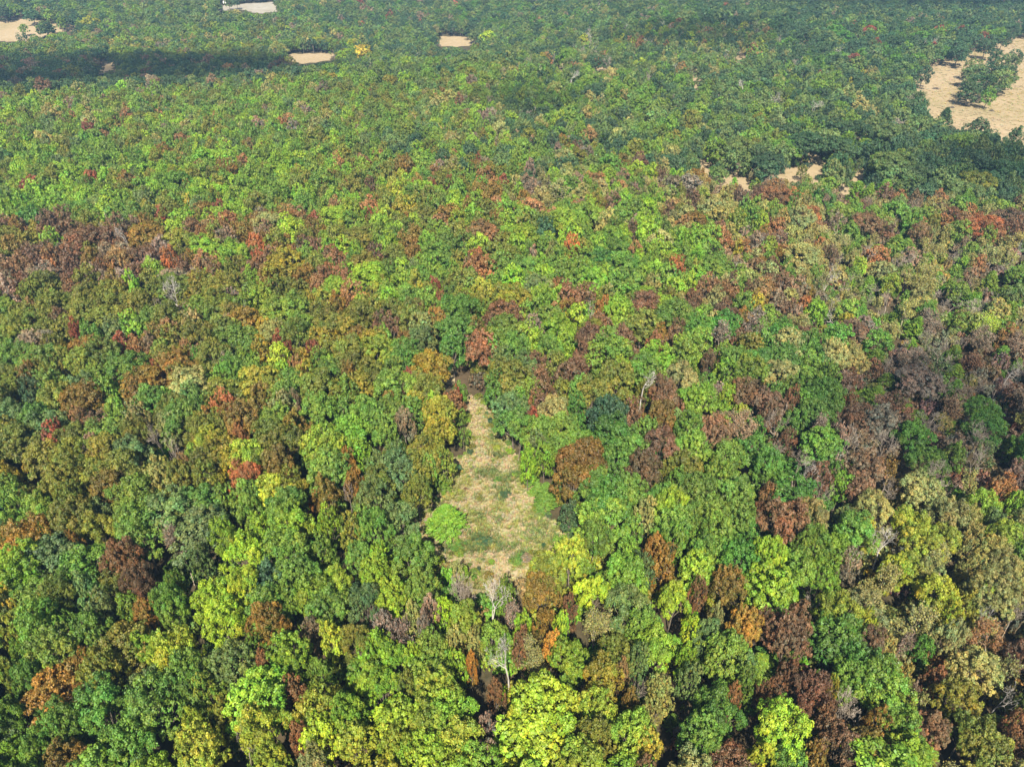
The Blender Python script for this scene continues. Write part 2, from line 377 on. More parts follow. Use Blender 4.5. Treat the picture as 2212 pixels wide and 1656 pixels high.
# ------------------------------------------------------------------ survey of single trees: each line "x,y,width,colour[+form]" in the frame of one survey tile
# forms: f full crown (default), n narrow, s thin crown, x leafless, X bleached dead tree, w broken snag, c cedar
SURVEY = {
 (0, 0): """570,830,70,R 600,1160,95,R 735,775,50,R 1465,930,45,rn 2075,980,60,r 1480,450,90,r 190,1160,40,Y 1680,1215,130,G 1315,1020,150,G
 830,1180,140,O 1420,1200,130,o 2150,510,80,A 880,520,90,y 690,250,100,d 480,470,100,o 1320,800,34,pw 1520,1050,34,pw 560,470,90,px 1740,800,110,b
 210,110,130,d 30,90,110,d 400,130,80,d 300,180,90,d 604,150,26,dn 2190,1050,70,r 1870,190,50,y 2060,265,80,y 1870,400,70,Y 580,150,110,y 850,75,60,px
 290,180,90,b 150,180,50,g 120,232,26,d 160,235,36,d 230,255,70,g 330,265,90,g 505,215,70,d 640,225,90,p""",
 (1, 0): """500,975,120,G 510,1050,60,R 730,1000,60,r 235,1095,60,R 890,1030,50,R 870,1090,110,O 940,1150,130,r 1045,1185,80,R 1000,1215,60,Y
 1820,1060,110,On 1935,1050,90,B 1430,920,90,O 1610,870,90,r 1530,960,80,B 920,865,40,R 190,605,25,R 660,610,60,O 610,630,50,r 770,650,60,B 890,760,60,p
 640,425,55,px 130,350,120,Y 30,360,100,L 950,255,110,L 1430,225,50,L 1055,370,90,A 1300,380,80,A 1940,265,50,R 130,165,50,R 1100,680,90,d 1210,720,120,d
 1620,600,150,d 1770,580,150,g 1960,600,140,g 1690,650,24,pX 1490,530,90,pX 990,930,60,ps 700,1170,40,R 600,1190,25,R 2090,1140,110,Bs 1220,1090,70,p
 1240,910,50,r 1840,890,130,b 2040,960,90,G 390,1120,110,O 500,1190,80,O 330,1210,80,Y 190,1210,90,B 830,200,60,d 100,1170,120,o 270,410,30,pX
 1980,300,50,pX 2110,300,50,r 1870,270,50,r""",
 (2, 0): """1815,205,85,R 1110,385,90,R 1665,205,75,R 1955,240,60,R 1260,285,70,R 1105,155,35,R 1615,310,60,R 280,50,45,R 900,480,45,R 1085,530,25,Yn
 1170,480,40,Y 840,720,80,pX 385,590,60,pX 630,660,90,pX 990,350,60,pX 1890,470,100,b 1930,560,130,d 2060,520,140,b 2030,380,80,d 2150,360,70,d
 2110,400,80,b 1860,590,100,d 1960,470,110,d 2090,480,100,d 1900,430,80,b 1985,610,80,g 1790,340,130,d 1970,300,100,d 1450,420,140,d 2080,250,80,d 1080,1090,140,gc 880,570,110,G 860,660,100,g 1540,640,110,bs 1530,740,130,d
 1690,790,120,dc 1910,830,140,d 2160,870,100,d 1110,850,190,d 570,1060,200,d 800,930,200,d 350,960,190,b 210,960,150,g 110,740,160,g 450,700,150,b
 300,830,140,b 1370,880,240,b 1370,1070,220,b 1800,930,180,g 1200,1030,100,ds 1050,960,140,cc 90,1140,150,O 590,1230,140,r 930,1200,150,g 340,1170,110,cc
 790,1040,110,o 780,1150,150,d 2090,1120,200,d 1940,1080,150,d 1900,1190,180,o 1680,1170,150,b 40,610,110,d 240,600,150,b 970,1070,110,gc 1200,1130,100,dc
 1570,470,90,d 640,390,90,d 1550,1000,120,gc""",
 (0, 1): """1210,50,60,Y 1370,40,28,Yn 330,310,120,G 1100,430,110,V 1210,150,70,Bn 1240,240,110,B 1170,320,190,o 960,300,210,O 940,220,90,O 680,220,140,px
 830,310,70,pX 440,250,150,B 300,180,120,B 100,230,120,O 780,430,130,r 870,220,90,p 330,430,110,T 460,440,150,B 50,620,160,p 160,620,140,B 290,610,190,o
 330,740,180,o 210,740,90,r 540,690,170,o 720,680,200,o 850,600,100,G 895,680,110,G 860,860,160,G 750,890,150,b 490,880,90,R 590,940,120,e 570,1040,220,O
 780,990,140,R 1010,1160,80,R 830,1150,220,g 110,1060,220,g 350,1000,130,o 140,880,220,o 1000,500,130,G 1320,450,150,r 1500,410,200,G 1410,620,210,o
 1400,760,230,o 1420,900,200,o 1850,480,270,A 1700,680,130,y 1800,800,220,y 1920,740,180,g 1810,960,100,R 1870,1010,60,R 2030,1010,90,R 1920,1120,110,r
 1660,340,100,V 1680,430,90,R 1480,310,130,p 2040,240,140,O 1930,150,110,r 2110,540,140,r 2180,90,100,r 1130,670,150,pX 1060,780,120,px 1350,1030,60,pw
 1600,780,70,pX 2110,880,220,o 1090,900,110,r 1250,870,150,k 960,970,100,p 1470,240,24,pw 1530,150,180,G 1400,160,160,G 1750,230,200,k 1340,290,80,O
 1990,1180,140,A 1820,1150,110,G 1810,1060,120,y 1460,1110,80,p 1640,1160,160,g 1290,1050,100,e 2080,960,150,A 600,200,140,o 80,350,130,O 130,470,120,T
 380,800,100,B 700,300,120,B 1080,100,140,o 200,160,130,e 640,90,170,b 1200,1000,90,r 1530,590,130,o 1990,400,110,g 1630,560,110,G 2180,730,110,O""",
 (1, 1): """815,70,65,R 1005,65,75,r 185,150,50,R 10,290,70,R 900,420,110,V 940,500,130,r 1500,340,90,V 600,590,70,R 180,560,240,L 310,710,140,G
 620,420,220,g 770,770,230,e 760,890,220,e 720,1000,160,e 1120,720,240,A 1090,420,150,o 910,1010,190,T 500,780,120,B 620,830,110,O 1240,880,130,p
 1695,770,120,N 1590,1020,130,T 1810,900,100,B 1810,1010,140,T 1550,1130,140,B 1290,1180,110,T 1370,770,100,r 1470,770,120,O 1400,900,220,G 1250,1000,160,L
 1150,1140,170,b 1030,1110,150,b 1390,1120,150,o 570,1130,190,A 420,1080,110,e 430,1200,90,R 510,970,170,b 220,1050,200,y 340,1160,140,g 40,1200,120,O
 1270,620,190,b 1690,440,200,e 1860,560,170,g 1860,680,150,g 1320,250,120,d 1560,160,220,g 1500,140,60,O 1900,390,100,r 2170,500,110,V 2160,620,130,G
 1950,860,210,o 2060,940,110,O 2180,880,100,B 2180,1030,120,G 2080,320,150,k 1830,280,110,G 1890,230,70,B 120,800,190,o 250,830,90,B 320,870,110,T
 470,510,100,bs 480,600,100,An 360,420,170,o 460,400,110,O 220,400,120,B 900,340,130,L 80,450,90,g 420,90,140,A 540,150,170,o 680,150,160,O 10,550,120,T
 1240,390,60,p 1530,550,150,g 640,690,70,T 1700,960,90,B 1600,780,60,pX 760,460,110,o 920,640,150,y 1400,620,90,r 1080,200,150,G 1200,160,130,g
 1180,280,170,G 1330,340,110,g 2020,600,110,k 1440,1010,150,G 880,900,130,O 980,860,60,B 100,950,130,O 1960,80,150,g 1750,60,110,B 1890,110,150,g
 740,60,130,G 870,150,150,G 650,540,90,g 60,980,90,o""",
 (2, 1): """600,50,190,T 500,30,90,B 810,160,170,V 1500,200,130,e 1510,50,80,B 1660,40,90,r 1960,220,170,V 1850,230,110,r 2120,170,190,B 1740,150,100,B
 370,40,90,B 270,300,110,r 80,190,140,O 270,150,160,k 350,190,120,o 515,200,90,G 520,250,80,O 600,330,120,B 770,410,190,k 960,270,180,ks 650,180,100,k
 1195,420,80,pX 1270,400,130,r 1300,500,130,k 930,570,110,pX 360,360,60,An 360,480,120,p 580,490,140,B 210,500,200,g 110,420,100,G 40,600,110,G
 290,640,140,T 610,620,60,pw 620,700,150,p 480,730,100,A 820,640,70,O 800,710,80,V 870,770,120,G 980,780,90,pX 1060,840,110,A 260,870,210,e
 640,930,200,e 100,800,80,Gn 440,870,150,ps 770,870,140,ks 1560,570,220,ks 1100,560,110,gc 1190,620,110,cc 1370,370,150,gc 1230,250,130,cc 1700,860,230,ps
 1500,900,140,cc 1480,1020,100,cc 1270,960,160,e 1950,860,190,Ls 1930,1080,200,Bs 1860,740,130,cc 2110,920,110,r 2130,1150,100,pX 2180,360,70,pX
 1780,420,100,px 1650,380,100,ks 1930,450,80,r 1870,370,90,g 340,1080,170,g 280,1160,150,G 440,1150,170,g 640,1080,220,e 830,1110,150,g 180,1070,90,B
 40,1040,110,G 150,940,90,px 900,960,140,oc 1090,1190,90,T 950,1200,150,g 2060,700,150,gc 1100,1090,190,k 1240,1120,140,gc 1750,1060,110,cc 1690,1150,160,bs
 1300,860,170,ks 1450,770,130,ks 1030,130,150,g 910,40,150,e 1400,90,110,b 1440,400,140,gc 1150,480,90,G 1690,270,120,ks 1620,200,100,o 1980,620,130,gc
 1750,560,120,gc 1590,770,110,e 1000,330,110,ks 470,320,100,p 690,540,100,g 1080,670,100,k 1350,580,110,y 1600,310,100,gc 950,400,100,B 10,460,110,g
 1830,80,130,e 1200,700,80,px 740,780,80,p 2150,650,110,b 730,60,90,e 1120,100,80,g""",
 (0, 2): """1450,140,160,V 1620,210,110,V 1550,330,90,T 1590,630,170,V 350,360,140,R 385,290,55,R 300,500,230,o 490,470,200,o 400,650,230,o 600,600,200,o
 470,760,180,o 850,480,200,b 1440,430,190,A 1500,510,150,A 880,80,150,O 1690,90,160,O 850,730,250,g 900,870,230,g 1290,790,230,e 1470,720,140,g
 1240,460,110,g 240,230,170,e 60,210,180,b 370,100,200,o 700,60,140,g 740,190,140,g 1180,230,220,g 900,210,140,k 1060,590,150,k 1190,520,90,r
 1130,620,180,o 1350,610,160,o 1120,400,110,px 1750,340,230,o 1900,280,150,O 1800,520,220,O 2030,330,130,O 2140,340,50,pw 1820,160,150,k 1900,100,80,p
 2060,170,190,g 2060,540,110,G 2120,690,150,O 1900,640,160,o 1850,780,250,g 170,1000,250,O 60,600,140,A 110,780,150,g 620,960,210,o 370,1130,260,b
 800,1130,230,T 1160,1060,200,ps 1290,1130,150,b 1560,1110,230,L 1850,1090,250,g 1900,940,230,G 500,1040,90,O 630,230,120,B 520,230,110,T 1080,250,110,k
 1660,560,110,o 1700,950,160,G 1450,980,180,G 600,400,130,p 220,60,150,d 1010,330,120,kx 2160,330,110,G 1280,140,120,e 1080,760,120,o 40,900,120,g
 1620,820,150,g 2130,900,160,G 2080,1060,150,g 640,820,130,b 310,880,140,g""",
 (1, 2): """310,100,100,N 630,180,190,A 620,320,190,A 1100,150,240,b 1100,260,210,g 770,210,110,g 1240,230,90,R 1300,70,150,T 1890,200,150,T 1730,200,250,d
 1540,500,250,O 1490,630,200,O 1620,450,150,O 2080,400,200,B 1960,560,180,B 2110,540,130,o 1800,480,180,e 1440,300,200,g 1370,190,170,k 1260,370,130,b
 1240,600,140,cc 1330,700,170,gc 1210,470,100,G 1730,740,260,e 1850,690,200,g 1640,680,200,g 1700,880,260,g 1650,1000,180,g 1410,940,100,cc 1370,870,80,ps
 1450,790,130,d 650,870,210,cc 1320,1160,210,y 1490,1130,200,y 2040,1050,120,N 2080,1130,150,O 2130,800,180,G 1980,820,130,k 750,90,70,R 380,560,230,b
 240,540,160,b 230,740,210,b 490,690,170,o 360,880,160,gc 220,950,200,g 460,1120,240,g 240,1110,150,G 110,1150,200,g 70,300,200,G 280,300,170,g
 170,180,180,g 110,440,150,G 40,500,110,O 70,620,120,O 40,690,90,px 400,230,120,p 730,1190,160,ks 60,920,150,o 2100,160,200,T 2030,130,110,px 1950,40,120,pX
 660,620,130,cc 680,470,130,o 1850,1100,160,g 1960,1180,150,b 1130,420,90,yx 1990,300,160,g 820,50,150,e 1000,30,150,e 2180,620,130,g 2150,980,150,g
 1550,30,160,g 1700,60,120,p 1520,170,130,e 560,520,110,g 1890,930,140,g 2190,250,130,b 1320,450,110,G 1180,700,90,gc 560,1000,70,e 790,340,90,g""",
 (2, 2): """120,110,210,G 430,60,170,T 290,50,110,G 290,220,120,cc 380,180,110,y 630,220,130,px 940,80,240,e 870,190,170,e 900,400,270,e 1140,230,190,B
 1240,180,110,e 1600,250,190,px 1330,400,170,px 1940,180,190,e 1950,280,180,e 1590,520,220,e 1790,440,120,g 2110,430,150,gc 1920,500,150,px
 190,320,180,T 480,440,200,e 290,500,200,g 570,560,190,e 70,430,180,g 250,610,170,g 330,720,220,g 100,690,220,g 150,850,230,g 380,850,200,g 200,980,220,g
 755,600,170,pX 900,690,140,px 870,590,150,B 645,870,300,T 1200,540,230,B 1350,600,150,Os 1150,690,150,B 1045,630,110,G 1320,680,130,px
 1540,700,210,k 1250,800,170,k 1480,900,180,y 1730,850,230,k 1850,890,150,k 1550,1020,210,y 1280,1080,180,pX 850,850,180,k 1060,870,130,bs 860,1050,200,g
 980,1080,180,G 560,1130,190,G 1740,1130,230,ks 2030,870,130,b 1960,790,180,G 2170,750,110,G 2100,1000,200,y 2080,670,150,r 1870,640,140,ks 1900,1180,150,k
 1380,1180,150,y 380,300,180,ps 1460,370,90,gc 1650,140,200,ps 1390,130,160,B 2080,1190,170,k 720,80,100,B 560,170,110,B 700,340,90,B 1090,100,110,B
 1960,440,120,bs 2170,60,120,B 1760,60,130,gc 570,690,110,T 1000,500,110,p 1440,250,110,B 1700,650,110,gc 2160,560,110,p 60,900,120,g 1180,930,130,y
 700,1130,110,e 1100,1130,120,p 1900,1000,130,k""",
 (0, 3): """60,130,140,A 50,330,130,A 270,330,250,g 380,480,250,g 610,370,240,g 830,180,150,g 920,240,150,O 1100,210,200,g 1380,160,230,L 1590,110,210,L
 1480,300,230,L 1740,320,220,O 1900,490,250,G 2010,330,140,p 1850,130,160,g 2000,150,200,G 2140,380,160,y 940,420,170,G 1130,480,230,y 1250,640,230,g
 1500,570,250,b 360,750,320,N 560,590,130,O 190,640,180,e 680,640,220,o 660,880,280,g 100,920,220,g 400,970,260,g 1020,860,320,g 850,1120,270,g
 1280,1120,260,y 1240,910,110,y 1670,800,330,G 1700,980,250,y 1890,730,150,T 1910,1000,120,T 2090,880,280,y 2080,1060,250,L 460,1180,250,O 80,1150,180,G
 240,1120,180,g 1450,870,150,o 1540,1080,150,px 2080,600,140,g 2060,1190,170,k 1760,1150,200,y 1700,550,80,r 2165,100,60,pw 890,40,170,B 420,110,200,o
 1120,40,130,g 650,190,150,b 60,620,140,o 1330,720,160,g 540,60,150,b 130,490,110,g 1650,470,130,g""",
 (1, 3): """160,180,180,b 330,130,180,G 510,90,200,g 660,200,120,L 760,90,190,kx 970,190,200,pX 1080,250,150,ps 1310,130,190,O 1310,280,120,O
 1640,110,200,L 1850,200,260,b 1960,310,200,g 2160,160,170,L 2050,470,230,G 1160,430,120,T 1370,430,120,N 1080,560,210,kX 1230,520,200,ks 840,560,80,N
 230,310,140,p 570,200,110,p 370,390,150,ps 600,440,170,g 800,290,200,y 990,400,170,g 1650,330,230,ks 1500,560,210,G 1700,700,230,A 1310,850,360,L
 1260,1090,400,L 640,740,280,y 700,900,300,G 560,1010,250,y 740,1080,260,y 150,660,180,G 270,760,200,G 60,900,200,G 90,1080,250,y 430,700,150,o
 350,1130,220,y 1880,990,250,y 2030,1060,170,Y 1650,1060,220,o 1900,740,120,px 940,950,130,p 940,1130,150,p 1000,740,110,T 1990,1220,150,B 100,430,180,o
 350,540,170,G 470,510,110,L 1180,300,110,G 1480,200,110,B 740,560,150,G 700,420,110,k 1820,600,90,r 1650,890,200,y 1450,730,130,g 1940,520,130,b
 2080,720,150,k 2000,870,120,k 860,420,100,k 1060,110,120,g 1430,310,110,G 2150,950,110,gc 560,320,110,p 460,240,110,k 1870,800,100,O""",
 (2, 3): """100,80,100,T 290,80,190,O 600,90,330,G 900,30,200,G 410,330,180,N 690,390,260,T 750,250,160,T 690,620,130,B 330,770,120,T 540,740,100,B
 850,740,220,B 960,720,80,Y 1000,420,330,e 1130,560,220,e 1080,660,230,g 1280,760,320,g 1400,970,240,g 1070,950,230,px 210,880,290,e 120,1070,250,g
 640,960,330,L 1000,230,210,y 1420,250,320,ks 1650,130,230,y 2030,120,290,k 1870,160,150,o 1720,400,180,k 1570,450,120,e 1550,590,110,cc 1640,640,120,T
 1430,440,130,ps 2050,430,230,rs 1900,600,250,k 1790,820,230,A 1620,960,180,T 1860,1000,230,o 1980,1140,260,o 1440,1150,240,G 1570,1130,180,cc
 1170,1110,210,O 1270,960,140,O 880,1200,150,O 150,560,170,cc 500,620,200,cc 180,370,170,b 1960,320,110,pX 2100,760,140,pX 2150,1080,150,T 850,150,140,px
 60,330,130,L 520,1150,150,y 400,560,150,b 1190,300,120,y 1330,590,130,g 2080,620,160,ks 2180,250,110,kx 2180,930,110,T 1450,640,100,k 30,520,130,G
 1500,750,90,p 230,250,100,k 60,650,140,b 400,690,130,g 940,940,120,B 1760,250,120,y 1500,830,120,ks 1330,440,100,k""",
}

# ------------------------------------------------------------------ clearings and fields (outlines, converted to land coordinates)
def tile(c, r, pts): return [((c * 1024 + x / 2.1602) * 0.72005, (r * 575 + y / 2.1602) * 0.72005) for x, y in pts]
def close(pts): return [((1200 + x / 2.365) * 0.72005, (1050 + y / 2.365) * 0.72005) for x, y in pts]
CLEAR_PX = close([(440, 330), (530, 340), (620, 380), (650, 430), (680, 590), (760, 620), (780, 700), (830, 760), (860, 860), (930, 1010), (950, 1090), (1000, 1180),
                  (1130, 1200), (1180, 1300), (1130, 1370), (1000, 1430), (930, 1490), (700, 1520), (640, 1620), (560, 1640), (520, 1530), (330, 1450), (250, 1440), (170, 1350),
                  (90, 1320), (110, 1220), (170, 1150), (250, 1050), (320, 1045), (360, 960), (395, 880), (390, 780), (480, 750), (490, 660), (480, 520), (450, 420)])
NECK_PX = close([(320, 120), (400, 125), (385, 240), (335, 245), (300, 180)])
NECK2_PX = close([(740, 20), (810, 25), (800, 50), (750, 48)])
FIELDS = [
    ('straw', tile(2, 0, [(1545, 455), (1720, 410), (1860, 370), (1900, 340), (2000, 330), (2110, 290), (2150, 265), (2300, 240), (2400, 700), (2330, 960), (2100, 890), (1930, 830), (1790, 840),
                          (1600, 730), (1600, 640), (1500, 560)])),
    ('straw', tile(0, 0, [(-200, 150), (60, 140), (90, 118), (190, 120), (330, 158), (520, 172), (490, 195), (330, 215), (300, 240), (170, 272), (-200, 268)])),
    ('pale', tile(0, 0, [(1415, 42), (1560, 28), (1790, 12), (1790, 78), (1680, 92), (1560, 62), (1420, 74)])),
    ('straw', tile(0, 0, [(1820, 392), (1880, 352), (2150, 346), (2230, 350), (2140, 392), (1960, 416)])),
    ('straw', tile(1, 0, [(590, 288), (660, 235), (870, 246), (900, 265), (830, 300), (620, 305)])),
    ('straw', tile(0, 0, [(680, 390), (790, 395), (740, 440), (640, 500), (630, 470)])),
    ('straw', tile(0, 0, [(40, 594), (200, 565), (400, 560), (340, 584), (120, 606)])),
    ('straw', tile(1, 0, [(230, 500), (390, 503), (390, 530), (250, 532)])),
    ('pale', tile(1, 0, [(1640, -12), (1800, -12), (1780, 14), (1680, 12), (1672, 60), (1655, 60), (1655, 14)])),
    ('pale', tile(2, 0, [(430, -8), (640, -8), (620, 12), (460, 12)])),
    ('straw', tile(2, 0, [(1150, 0), (1000, 14), (700, 12), (690, -4)])),
    ('straw', tile(2, 0, [(670, 1075), (720, 1080), (830, 1060), (870, 1040), (945, 1045), (850, 1150), (700, 1195), (665, 1190)])),
    ('straw', tile(2, 0, [(1120, 1092), (1205, 1088), (1180, 1150), (1150, 1160)])),
    ('straw', tile(2, 0, [(1130, 662), (1255, 668), (1260, 690), (1130, 685)])),
    ('straw', tile(2, 0, [(660, 696), (775, 698), (770, 722), (640, 720)])),
    ('straw', tile(2, 0, [(40, 495), (130, 500), (110, 580), (90, 570)])),
    ('straw', tile(2, 0, [(370, 340), (430, 340), (400, 405), (365, 400)])),
    ('straw', tile(2, 0, [(780, 225), (830, 218), (830, 250), (770, 270)])),
    ('straw', tile(2, 0, [(90, 1040), (150, 1060), (240, 1140), (330, 1160), (480, 1190), (480, 1240), (420, 1240), (180, 1150), (100, 1080)])),
    ('straw', tile(1, 0, [(1350, 385), (1450, 395), (1460, 445), (1400, 430)])),
    ('straw', tile(1, 0, [(1620, 430), (1740, 425), (1740, 470), (1640, 470)])),
    ('straw', tile(1, 0, [(1940, 475), (2030, 462), (2020, 485), (1950, 498)])),
    ('straw', tile(1, 0, [(1690, 660), (1860, 665), (2030, 690), (2010, 715), (1850, 700), (1720, 685)])),
    ('straw', tile(1, 0, [(1920, 840), (1965, 838), (1965, 860), (1930, 862)])),
    ('straw', tile(2, 0, [(1020, 1195), (1400, 1215), (1330, 1240), (1000, 1235)])),
    ('soil', tile(2, 1, [(690, 110), (740, 112), (730, 160), (700, 165)])),
]
CLEAR_WIDE = [(1060 + (p[0] - 1060) * (1.0 if p[1] < 1050 else 1.15) + (3 if p[0] > 1030 else -3), 1090 + (p[1] - 1090) * (1.02 if p[1] < 1090 else 1.35)) for p in CLEAR_PX]
GND_CLEAR = [ground_point(*p)[:2] for p in CLEAR_WIDE]
def inside(px, py, poly):
    c = False; j = len(poly) - 1
    for i in range(len(poly)):
        xi, yi = poly[i]; xj, yj = poly[j]
        if (yi > py) != (yj > py) and px < (xj - xi) * (py - yi) / (yj - yi) + xi: c = not c
        j = i
    return c
OPEN_PX = [CLEAR_PX, NECK_PX, NECK2_PX] + [f[1] for f in FIELDS]
OPEN_BB = [(min(p[0] for p in P), max(p[0] for p in P), min(p[1] for p in P), max(p[1] for p in P)) for P in OPEN_PX]
def on_open(px, py, m=0):
    for P, (a, b, c, d) in zip(OPEN_PX, OPEN_BB):
        if a - m <= px <= b + m and c - m <= py <= d + m and inside(px, py, P): return True
    return False

def on_open_near(px, py):
    return any(inside(px, py, P) for P in (CLEAR_PX, NECK_PX))
# ------------------------------------------------------------------ zones of woodland: centre, reach, crown radius, height, spacing factor, mix of colours and forms
ZONES = [
    (300, 20, 500, 45, 4.6, 11, 1.0, 'b5 d3 g3 p.6 ks.4 k.3'), (1100, 20, 500, 50, 4.6, 11, 1.0, 'b5 d5 e2 p.5 R.15 ks.4'), (1900, 20, 450, 40, 5.2, 12, 0.95, 'd8 b3 ps.5'),
    (400, 90, 500, 40, 4.4, 11, 1.0, 'g4 b4 o1.5 y.5 k.7 p.5 d1.5'), (1050, 90, 300, 40, 4.2, 11, 0.95, 'b5 d3 g2 ks.6 px.3'),
    (200, 150, 420, 40, 4.6, 11, 0.95, 'd6 b3 p1 B.6'), (800, 150, 200, 30, 4.0, 11, 0.95, 'b4 g4 d2 y.4 px.3'),
    (1450, 105, 330, 60, 3.7, 11, 1.0, 'b4 g2 d3 ks1.2 px1 pX.5 y.5 r.5'), (1900, 100, 350, 60, 5.4, 12, 1.02, 'd7 e2 b2 g1 R.25 px.2'),
    (1300, 200, 260, 60, 4.0, 11, 1.0, 'b3 g4 d2 k.6 px.4'), (1750, 190, 300, 60, 4.9, 11, 1.2, 'd4 b4 g2 k.5 px.4'),
    (350, 250, 420, 60, 3.5, 11.5, 1.0, 'g5 G2 o3 r.6 k1.2 b1 p.3'), (850, 200, 300, 60, 3.6, 11.5, 1.0, 'g4 o3 b2 G1 k1 p.3'),
    (1100, 320, 300, 60, 3.6, 11.5, 1.0, 'g4 d2 b2 o1.5 p.5 k.5 G.7'), (1500, 300, 250, 60, 4.2, 12, 1.0, 'd3 b3 g3 k.6 o1'),
    (1750, 340, 260, 50, 5.6, 12, 1.25, 'd5 b4 g2 cc1'), (2100, 370, 220, 60, 4.8, 12, 1.0, 'd6 b2 cc1.5'),
    (150, 400, 300, 70, 3.7, 12, 0.98, 'g5 G3 o1.5 b1 R.12'), (600, 380, 300, 70, 3.6, 12, 0.98, 'g4 G2.5 o2 O.5 r.4 R.15'),
    (950, 420, 220, 70, 3.6, 12, 1.0, 'O1.5 o2.5 g2.5 G2 r.8 y.6'), (1300, 420, 250, 60, 3.4, 11.5, 1.0, 'g2 G2 k2 ks1 r1 p1 o1'),
    (1600, 430, 200, 50, 3.4, 11, 1.0, 'k2 r1.5 B1.5 g2 p1 ks1'), (2000, 460, 250, 50, 3.4, 10, 1.05, 'g2 cc2 B2 r1 k1.5 ps1 ks1'),
    (150, 560, 230, 80, 3.6, 12, 1.0, 'B9 p3 o2 T2 O1'), (500, 520, 230, 80, 3.6, 12, 1.0, 'O2 o3 B2 G1.5 p1 R.8 r1'),
    (900, 560, 250, 80, 3.7, 12, 1.0, 'g3 G2 o2 O1 r.6'), (1300, 560, 260, 80, 3.6, 12, 0.98, 'g4 G3.5 o1 k.5'),
    (1650, 600, 180, 100, 3.2, 10.5, 1.0, 'k2 B2 p1 r1 g1.5 ks1 O1'), (2000, 600, 220, 110, 3.0, 8.5, 1.15, 'ks3 cc3 g1.5 px3 p.6 k1.5'),
    (250, 720, 280, 100, 4.0, 12.5, 1.0, 'o5 g2 O1.5 p.6 r.6'), (700, 760, 250, 110, 4.0, 12.5, 1.0, 'o4 g2.5 A1.5 G1 O.8 k.6'),
    (1250, 760, 250, 110, 4.0, 12.5, 1.0, 'g3 B2 o1.5 G1.5 T1.5'), (1650, 800, 190, 110, 3.7, 11.5, 1.0, 'e2 g2 B1.5 o1 ps1 k1'),
    (2020, 830, 220, 110, 3.1, 9, 1.15, 'ks2 p1 gc2 ps2 px4 B1'), (1950, 980, 280, 90, 3.6, 10.5, 1.08, 'B2 p1 e2 ps2.5 px4'),
    (150, 950, 260, 130, 4.3, 13, 1.0, 'o5 g3 O1 b1'), (600, 1000, 280, 120, 4.2, 13, 1.0, 'o3 g3 O1 G.7 y.6'),
    (850, 1000, 120, 100, 3.8, 12, 1.0, 'b3 g3 o2'), (1350, 1000, 200, 120, 4.2, 12.5, 1.0, 'g3 e2 O1.3 B1 o1'),
    (1600, 1150, 220, 150, 4.4, 13, 0.97, 'g5 e2.5 G1'), (2000, 1200, 250, 150, 3.8, 11, 1.05, 'k3 ks1.5 y2 p1 g.7'),
    (300, 1300, 400, 200, 4.6, 13.5, 1.0, 'g6 b1.5 o1.5 G1 d.5'), (850, 1350, 300, 200, 4.2, 12.5, 1.0, 'g4 G3 y1.5 k.7 p.4'),
    (1350, 1350, 300, 150, 4.0, 12.5, 1.0, 'y2.5 G2.5 g2 k1 o1'), (1050, 1550, 350, 130, 4.6, 13, 1.0, 'y4 G3 L1 p.5 k.5'),
    (300, 1560, 350, 120, 4.8, 13.5, 1.0, 'g6 G1.5 o1 b1'), (1750, 1500, 250, 170, 4.3, 12.5, 1.0, 'g3 e1.5 B1.3 G1 k1 O.7'),
    (2050, 1450, 200, 200, 4.0, 11, 1.05, 'k3 ks1.5 o2 B1.5 O1 p1'),
]
def parse_mix(s):
    out_ = []
    for tok in s.split():
        i = 1
        while i < len(tok) and tok[i].isalpha(): i += 1
        code = tok[:i]; wgt = float(tok[i:] or 1) * {'O': 0.65, 'B': 0.6, 'T': 0.6, 'r': 0.6, 'k': 0.85, 'R': 0.6}.get(code[0] if len(code) == 1 else '', 1)
        out_.append((code[0], code[1] if len(code) > 1 else 'f', wgt))
    tot = sum(o_[2] for o_ in out_)
    return [o_[:2] for o_ in out_], [o_[2] / tot for o_ in out_]
ZP = [(z[0], z[1], z[2], z[3], z[4], z[5], z[6], parse_mix(z[7])) for z in ZONES]
def zone_at(px, py, jitter=0.35):
    best, bd = None, 1e9
    for z in ZP:
        d = ((px - z[0]) / z[2]) ** 2 + ((py - z[1]) / z[3]) ** 2
        d += random.uniform(0, jitter)
        if d < bd: best, bd = z, d
    return best

